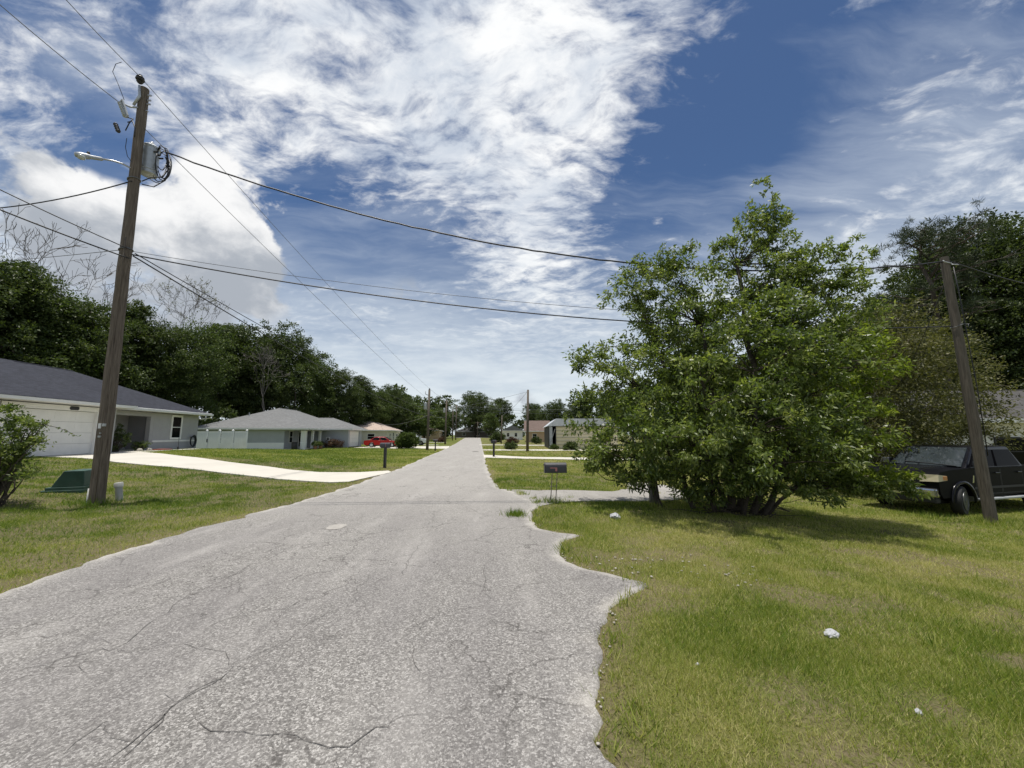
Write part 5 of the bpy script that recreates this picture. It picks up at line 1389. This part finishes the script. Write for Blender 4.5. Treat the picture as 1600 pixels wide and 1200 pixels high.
# the big leafy multi trunk tree
TY = 9.5
ct = at(1150, 800, TY); tb = Vector((ct.x, TY, T(ct.x, TY)))
ft = empty('leafy_tree', tb, 0, 'large bushy multi trunk tree with glossy green leaves in the middle of the lawn', 'tree')
rs = np.random.RandomState(77)
def LB(px, py, rp, dy=0.0):
    q = at(px, py, TY + dy) - tb; return (q.x, q.y, q.z, rp / FPX * TY * .98)
LOB = [LB(1150, 610, 135), LB(1150, 560, 120, .9), LB(1000, 600, 85), LB(945, 630, 52, .3), LB(908, 575, 24), LB(1060, 490, 90, .2), LB(1010, 450, 52, .2), LB(1020, 410, 30), LB(1072, 405, 30, .2), LB(975, 470, 34),
       LB(1190, 440, 70), LB(1195, 360, 34), LB(1192, 318, 20), LB(1190, 290, 11), LB(1165, 350, 18, -.2), LB(1228, 350, 16), LB(1285, 430, 50, -.2), LB(1318, 375, 24, -.3), LB(1345, 405, 18, -.3), LB(1300, 395, 20, -.2), LB(1325, 440, 26, .2),
       LB(1130, 400, 30, .3), LB(1290, 570, 88, -.1), LB(1328, 640, 46, -.2), LB(1318, 535, 46), LB(1250, 680, 100, -.4), LB(1000, 700, 66, -.2), LB(935, 715, 34), LB(905, 660, 26, .2), LB(1110, 710, 80, -.6), LB(1312, 720, 44, -.5), LB(1240, 740, 50, -.8), LB(1080, 600, 110, -.8), LB(1220, 570, 110, -.9), LB(1150, 660, 110, 1.2), LB(1060, 755, 42, -.5), LB(975, 750, 30, -.2), LB(1010, 740, 40, .1), LB(1120, 765, 36, -.9), LB(1180, 760, 36, -1.0), LB(1290, 755, 40, -.7), LB(1210, 775, 22, -1.0), LB(1150, 740, 60, .9), LB(1080, 740, 50, .8), LB(1260, 740, 60, .6), LB(950, 560, 40, .1), LB(1040, 560, 80, .4), LB(1240, 500, 70, .1), LB(1120, 480, 70, .3), LB(1345, 590, 30, -.1), LB(985, 690, 58, -1.1), LB(1060, 670, 76, -1.3), LB(940, 705, 32, -.8), LB(1165, 690, 88, -1.7), LB(1270, 685, 76, -1.4), LB(1190, 345, 34), LB(1178, 392, 46, .1), LB(1218, 398, 42), LB(1265, 405, 26, -.1), LB(1245, 450, 46), LB(1300, 470, 50, .1), LB(1330, 500, 46), LB(1345, 690, 34, -.2)]
BR = [LB(1395, 745, 26, -.9), LB(1430, 762, 17, -1.1), LB(1372, 765, 22, -1.0), LB(1330, 760, 26, -.8)]
V1, t1, c1_, k1 = leafy(LOB, 930, 92, .27, .105, .042, rs, .45, .38, .92)
V2, t2, c2_, k2 = leafy(BR, 46, 60, .16, .105, .040, rs, .5, .6, .7)
# sparser sprays that break the outline
sp_c = []
for (x, y, z, r) in LOB:
    for _ in range(max(5, int(r * 16))):
        u_ = unit(rs, 1)[0]; u_[2] = abs(u_[2]) * .8 - .15; sp_c.append((np.array([x, y, z]) + u_ * r * .92, np.array([x, y, z]) + u_ * r * (1.05 + .28 * rs.rand()) + np.array([0, 0, .05])))
P_, D_ = [], []
for a, b in sp_c:
    n = 20; t_ = rs.rand(n)[:, None]; P_.append(a + (b - a) * t_ + rs.normal(0, .03, (n, 3))); dd = (b - a) / np.linalg.norm(b - a) * .5 + unit(rs, n) * .8; dd[:, 2] -= .45; D_.append(dd)
P_, D_ = np.vstack(P_), np.vstack(D_)
V3 = leaf_quads(P_, D_, .085 + .05 * rs.rand(len(P_)), .038, rs); t3 = np.repeat(np.clip(rs.normal(.55, .2, len(P_)), 0, 1), 4)
VV = np.vstack([V1, V2, V3]); TT = np.concatenate([t1, np.clip(t2 + .15, 0, 1), t3])
# the flank on the pole side carries younger, yellower leaves
fx = VV[:, 0]; young = ss(1.4, 2.4, fx) * (VV[:, 2] < 4.2) * (VV[:, 2] > .9)
mi_ = (young[::4] > rs.rand(len(young) // 4)).astype(int)
link('crown', mesh_np('crown', VV, quad_idx(len(VV) // 4), [M['leaf_main'], M['leaf_bright']], {'tint': TT}, mi=mi_), ft)
mb = MB(); stems = []
for (bx, by, tx_, tyy, tz_, r) in [(-.15, 0, -.5, .1, 4.6, .10), (.1, .1, .6, .2, 6.2, .12), (.25, -.1, 1.6, -.2, 4.4, .09), (-.35, .05, -1.6, .2, 4.0, .09), (-.9, .1, -2.1, .1, 2.9, .07), (.45, .1, 2.3, .1, 3.2, .08), (.0, -.2, .1, -.9, 3.2, .07),
                                   (.55, -.05, 1.1, -.6, 2.2, .06), (-.6, -.15, -.9, -.6, 2.4, .06), (-1.5, .1, -2.4, .3, 2.2, .06), (.05, .3, .2, 1.2, 3.6, .08), (.7, .15, 2.8, .2, 2.0, .05)]:
    stems.append(limb(mb, (bx, by, -.2), (tx_, tyy, tz_), r, r * .35, rs, 8, 7, .05))
sp_ = np.array([q[:] for s_ in stems for q in s_[1:]])
for i in range(len(c1_)):
    if i % 2: continue
    d_ = np.linalg.norm(sp_ - c1_[i], axis=1) + .6 * np.maximum(0, sp_[:, 2] - c1_[i][2] + .1)
    limb(mb, sp_[d_.argmin()], c1_[i], .018, .005, rs, 3, 4, .10)
for i in range(0, len(sp_c), 2): mb.tube([Vector(sp_c[i][0]), Vector(sp_c[i][1])], [.007, .003], 4)
limb(mb, (.7, .1, .6), BR[0][:3], .03, .012, rs, 6, 5, .05); limb(mb, BR[0][:3], BR[1][:3], .012, .004, rs, 3, 4, .05); limb(mb, (.7, .1, .8), BR[3][:3], .022, .006, rs, 4, 4, .05)
for _ in range(26):
    a = rs.rand() * 6.28; limb(mb, (rs.normal(0, .5), rs.normal(0, .2), .05), (rs.normal(0, 1.0), -.3 + rs.normal(0, .5), .05 + .5 * rs.rand()), .012, .004, rs, 3, 4, .15)
me = mb.mesh('trunk', M['bark']); me.polygons.foreach_set('use_smooth', [True] * len(me.polygons)); link('trunk', me, ft)
# pale old trunk beside it
q = at(1022, 781, 10.1)
st_ = empty('old_tree', (q.x, 10.1, T(q.x, 10.1)), 0, 'pale grey old trunk standing under the street side of the leafy tree', 'tree trunk')
mb = MB(); mb.tube([(.03, 0, -.2), (0, 0, .3), (-.05, .02, .9), (-.06, .03, 1.6), (-.1, .05, 2.6)], [.15, .12, .108, .095, .07], 12); mb.tube([(-.06, .03, 1.5), (-.35, .05, 2.2), (-.5, .1, 2.9)], [.07, .05, .03], 8)
mb.build('trunk', M['bark_pale'], st_, True)
rsk = np.random.RandomState(5); V, tt_, _, _ = leafy([(-.1, .1, 2.7, .7), (-.6, .1, 2.6, .6)], 40, 40, .25, .085, .04, rsk)
link('crown', mesh_np('crown', V, quad_idx(len(V) // 4), M['leaf_main'], {'tint': tt_}), st_)

# shrubs
def shrub(name, loc, lobes, nclus, per, crad, ln, wd, leaf, seed, label, cat='shrub', stems_=6, group=None):
    rs = np.random.RandomState(seed); e = empty(name, loc, 0, label, cat, group)
    V, t_, c, k = leafy(lobes, nclus, per, crad, ln, wd, rs, .15, .42)
    link('foliage', mesh_np('foliage', V, quad_idx(len(V) // 4), M[leaf], {'tint': t_}), e)
    mb = MB()
    for i in range(0, nclus, max(1, nclus // (stems_ * 5))): limb(mb, (rs.normal(0, .05), rs.normal(0, .05), -.05), c[i], .022, .006, rs, 4, 5, .08)
    link('stem', mb.mesh('stem', M['bark']), e); return e
SY = 8.0
sb = at(-6, 770, SY); sbv = Vector((sb.x, SY, T(sb.x, SY)))
def SL(px, py, rp, dy=0): q = at(px, py, SY + dy) - sbv; return (q.x, q.y, q.z, rp / FPX * SY)
sh = shrub('shrub', sbv, [SL(-10, 690, 48), SL(15, 655, 22), SL(10, 715, 28), SL(-30, 740, 40), SL(35, 670, 16, .1), SL(52, 658, 9), SL(64, 664, 7), SL(74, 663, 5), SL(40, 700, 12), SL(58, 689, 7), SL(30, 738, 14), SL(50, 742, 8, -.1), SL(20, 640, 10)], 170, 40, .15, .068, .03, 'leaf_main', 51, 'glossy leaved shrub at the picture edge before the wide garage door')
tw = MB(); pts_ = [SL(60, 662, 1)[:3], SL(90, 668, 1)[:3], SL(108, 675, 1)[:3], SL(122, 682, 1)[:3]]; tw.tube([Vector(q) for q in pts_], [.006, .005, .004, .002], 4); tw.build('twig', M['bark'], sh)
rs = np.random.RandomState(3); P_ = np.array([Vector(pts_[1]).lerp(Vector(pts_[3]), u_) for u_ in np.linspace(0, 1, 9)]); P_ = np.repeat(P_, 2, 0)
V = leaf_quads(P_, unit(rs, len(P_)), .06, .025, rs); link('twig_leaves', mesh_np('twig_leaves', V, quad_idx(len(P_)), M['leaf_main'], {'tint': np.full(len(V), .4)}), sh)

mwh = lambda e, x, y: (e.matrix_world if False else Matrix.Translation(e.location) @ Matrix.Rotation(e.rotation_euler.z, 4, 'Z')) @ Vector((x, y, 0))
q = mwh(h1, -.45, .9); shrub('shrub', q, [(0, 0, .5, .42), (.1, .2, .85, .32), (0, -.1, 1.15, .25), (-.1, .1, 1.5, .15)], 60, 36, .16, .09, .04, 'leaf_dark', 52, 'tall dark green shrub beside the porch of the charcoal roofed house')
q = mwh(h1, -.2, 2.1); shrub('shrub', q, [(0, 0, .3, .32), (.1, .25, .35, .25)], 34, 30, .14, .08, .035, 'leaf_mid', 53, 'low leafy bush with pale blooms before the grey porch')
q = mwh(h1, -.35, .35); shrub('shrub', q, [(0, 0, .2, .22), (0, -.2, .2, .2)], 24, 28, .12, .07, .03, 'leaf_dark', 54, 'small ground hugging plant at the garage corner')
q = mwh(h1, -.72, .45); wr_ = empty('hanging_plant', (q.x, q.y, q.z + 1.25), 0, 'dark wreath like hanging plant beside the garage corner', 'hanging plant')
V, t_, _, _ = leafy([(0, 0, .0, .18), (0, .02, .28, .16), (0, -.1, .15, .14)], 30, 26, .1, .07, .035, np.random.RandomState(4)); link('foliage', mesh_np('foliage', V, quad_idx(len(V) // 4), M['leaf_dark'], {'tint': t_ * .5}), wr_)
mb = MB(); mb.tube([(0, 0, -1.3), (0, 0, .4)], .012, 5); mb.build('hanger', M['plastic'], wr_)
for k, (x, y) in enumerate(((.15, 1.75), (.25, 2.35))):
    q = mwh(h1, x, y); st2 = MB(); st2.lathe([(.0, -.05), (.13, 0), (.15, .08), (.09, .17), (0, .19)], 9); o_ = st2.build('garden_stone', M['concrete_rock'], None, True); o_.location = q; prop(o_, ['white garden stone at the foot of the dark porch shrub', 'white garden stone nearest the red doormat'][k], 'stone', 'white stones by the porch')
q = mwh(h1, .3, 3.3); dmt = MB(); dmt.box(-.3, .3, -.5, .5, .0, .05); o_ = dmt.build('doormat', M['sill_red'], None, False, .01); o_.location = q + Vector((0, 0, .04)); o_.rotation_euler = (0, 0, R(8.6)); prop(o_, 'flat red mat on the path before the porch', 'doormat')
q = mwh(h1, .25, 4.9); lp = empty('garden_stake', q, 0, 'thin dark garden stake beside the red mat', 'garden stake'); mb = MB(); mb.tube([(0, 0, -.1), (0, 0, .78)], .012, 6); mb.build('rod', M['plastic'], lp); mb = MB(); mb.lathe([(.05, 0), (.05, .16), (.03, .2), (0, .2)], 10); mb.build('base', M['plastic'], lp)
q = mwh(h1, -.80, 8.05); hr = empty('hose_reel', q, R(8.6), 'dark coiled garden hose hanging at the far corner of the charcoal roofed house', 'garden hose')
mb = MB(); rgc = random.Random(2)
for k in range(5):
    ry, rz_ = .26 + .015 * k, .36 + .02 * k
    mb.tube([(.03 + .025 * k, ry * math.cos(2 * PI * j / 20), .52 + rz_ * math.sin(2 * PI * j / 20)) for j in range(21)], .018, 5)
mb.build('hose', M['hose'], hr, True)
mb = MB(); mb.box(-.09, .16, -.06, .06, .78, .84); mb.build('hook', M['plastic'], hr)
# path to the porch
pth = [mwh(h1, .05, 1.0), mwh(h1, -.55, 2.2), mwh(h1, -.55, 4.3), mwh(h1, .3, 6.6), mwh(h1, .9, 6.4), mwh(h1, .9, 3.0), mwh(h1, 1.2, .6)]
slab('path', [(v_.x, v_.y) for v_ in pth], .045, M['concrete'], 1.0, .1, 'short white concrete path leading to the porch')

q = mwh(h2, 1.35, 5.6); shrub('shrub', q, [(0, 0, .55, .62), (-.9, -.1, .5, .55), (.9, .1, .5, .55), (0, .4, .6, .5)], 110, 26, .26, .12, .06, 'leaf_red', 61, 'reddish purple bush before the garage wall of the blue grey house')
for k, (x, y) in enumerate(((.9, .9), (1.1, 2.0))):
    q = mwh(h2, x, y); e = empty('potted_plant', q, 0, ['potted green plant nearest the corner porch column', 'potted green plant next to the reddish bush'][k], 'potted plant', 'pots by the porch')
    mb = MB(); mb.lathe([(.17, -.05), (.24, .32), (.26, .33), (.26, .38), (.0, .36)], 14); mb.build('pot', M['terracotta'], e, 'auto')
    V, t_, _, _ = leafy([(0, 0, .6, .34)], 26, 24, .16, .16, .05, np.random.RandomState(60 + k)); link('foliage', mesh_np('foliage', V, quad_idx(len(V) // 4), M['leaf_mid'], {'tint': t_}), e)
q = mwh(h2, -.9, -.5); pt_ = empty('storage_bin', (*q[:2], T(q.x, q.y)), R(5), 'dark rounded bin standing on the porch corner', 'bin'); mb = MB(); mb.lathe([(.28, -.1), (.32, .1), (.33, .75), (.28, .85), (0, .88)], 14); mb.build('drum', M['plastic'], pt_, 'auto'); mb = MB(); mb.lathe([(.35, .85), (.35, .90), (0, .95)], 14); mb.build('lid', M['plastic'], pt_, 'auto')
X0, Y0 = base_at(636, 51)[:2]; shrub('round_hedge', (X0, Y0, T(X0, Y0)), [(-.55, 0, .95, 1.0), (.55, .1, .95, .95), (0, -.3, 1.15, 1.0), (0, .5, 1.1, 1.0), (-.65, -.3, .55, .7), (.65, -.2, .55, .7), (-.5, .1, 1.3, .75), (.5, .1, 1.3, .75)], 620, 30, .24, .16, .09, 'leaf_mid', 62, 'clipped round green hedge beside the red sedan', 'hedge')
for (px, Y, r, lf, sd_, lb) in [(798, 47, .62, 'leaf_dark', 63, 'dark clipped bush at the near end of the barn apron'), (893, 48, .7, 'leaf_dark', 64, 'wide dark bush in front of the beige barn wall'), (778, 88, 1.5, 'leaf_dark', 65, 'tall boxy dark bush by the short thin pole'),
                               (838, 80, .9, 'leaf_dark', 66, 'dark bush before the steep roofed tan house'), (690, 86, .8, 'leaf_red', 67, 'rusty small bush near the low tan house'), (866, 49, .45, 'leaf_mid', 68, 'small weedy plant at the barn opening'), (800, 74, .9, 'leaf_red', 69, 'reddish bush behind the dark clipped bush'), (884, 47.2, .3, 'leaf_mid', 70, 'little spiky plant in front of the barn corner')]:
    X0, Y0 = base_at(px, Y)[:2]; shrub('bush', (X0, Y0, T(X0, Y0)), [(0, 0, r * .75, r * .8), (-r * .7, 0, r * .6, r * .6), (r * .7, 0, r * .6, r * .6)], 90, 22, r * .3, r * .22, r * .12, lf, sd_, lb, 'bush', 4)
# young sapling on the far lawn by the path
X0, Y0 = 4.1, 24.0
shrub('sapling', (at(946, 742, 20).x, 20, T(5, 20)), [(0.1, 0, 1.1, .22), (.05, 0, .8, .15)], 14, 16, .12, .09, .035, 'leaf_mid', 71, 'thin leafy sapling on the lawn between the bent path and the leafy tree', 'sapling', 2)
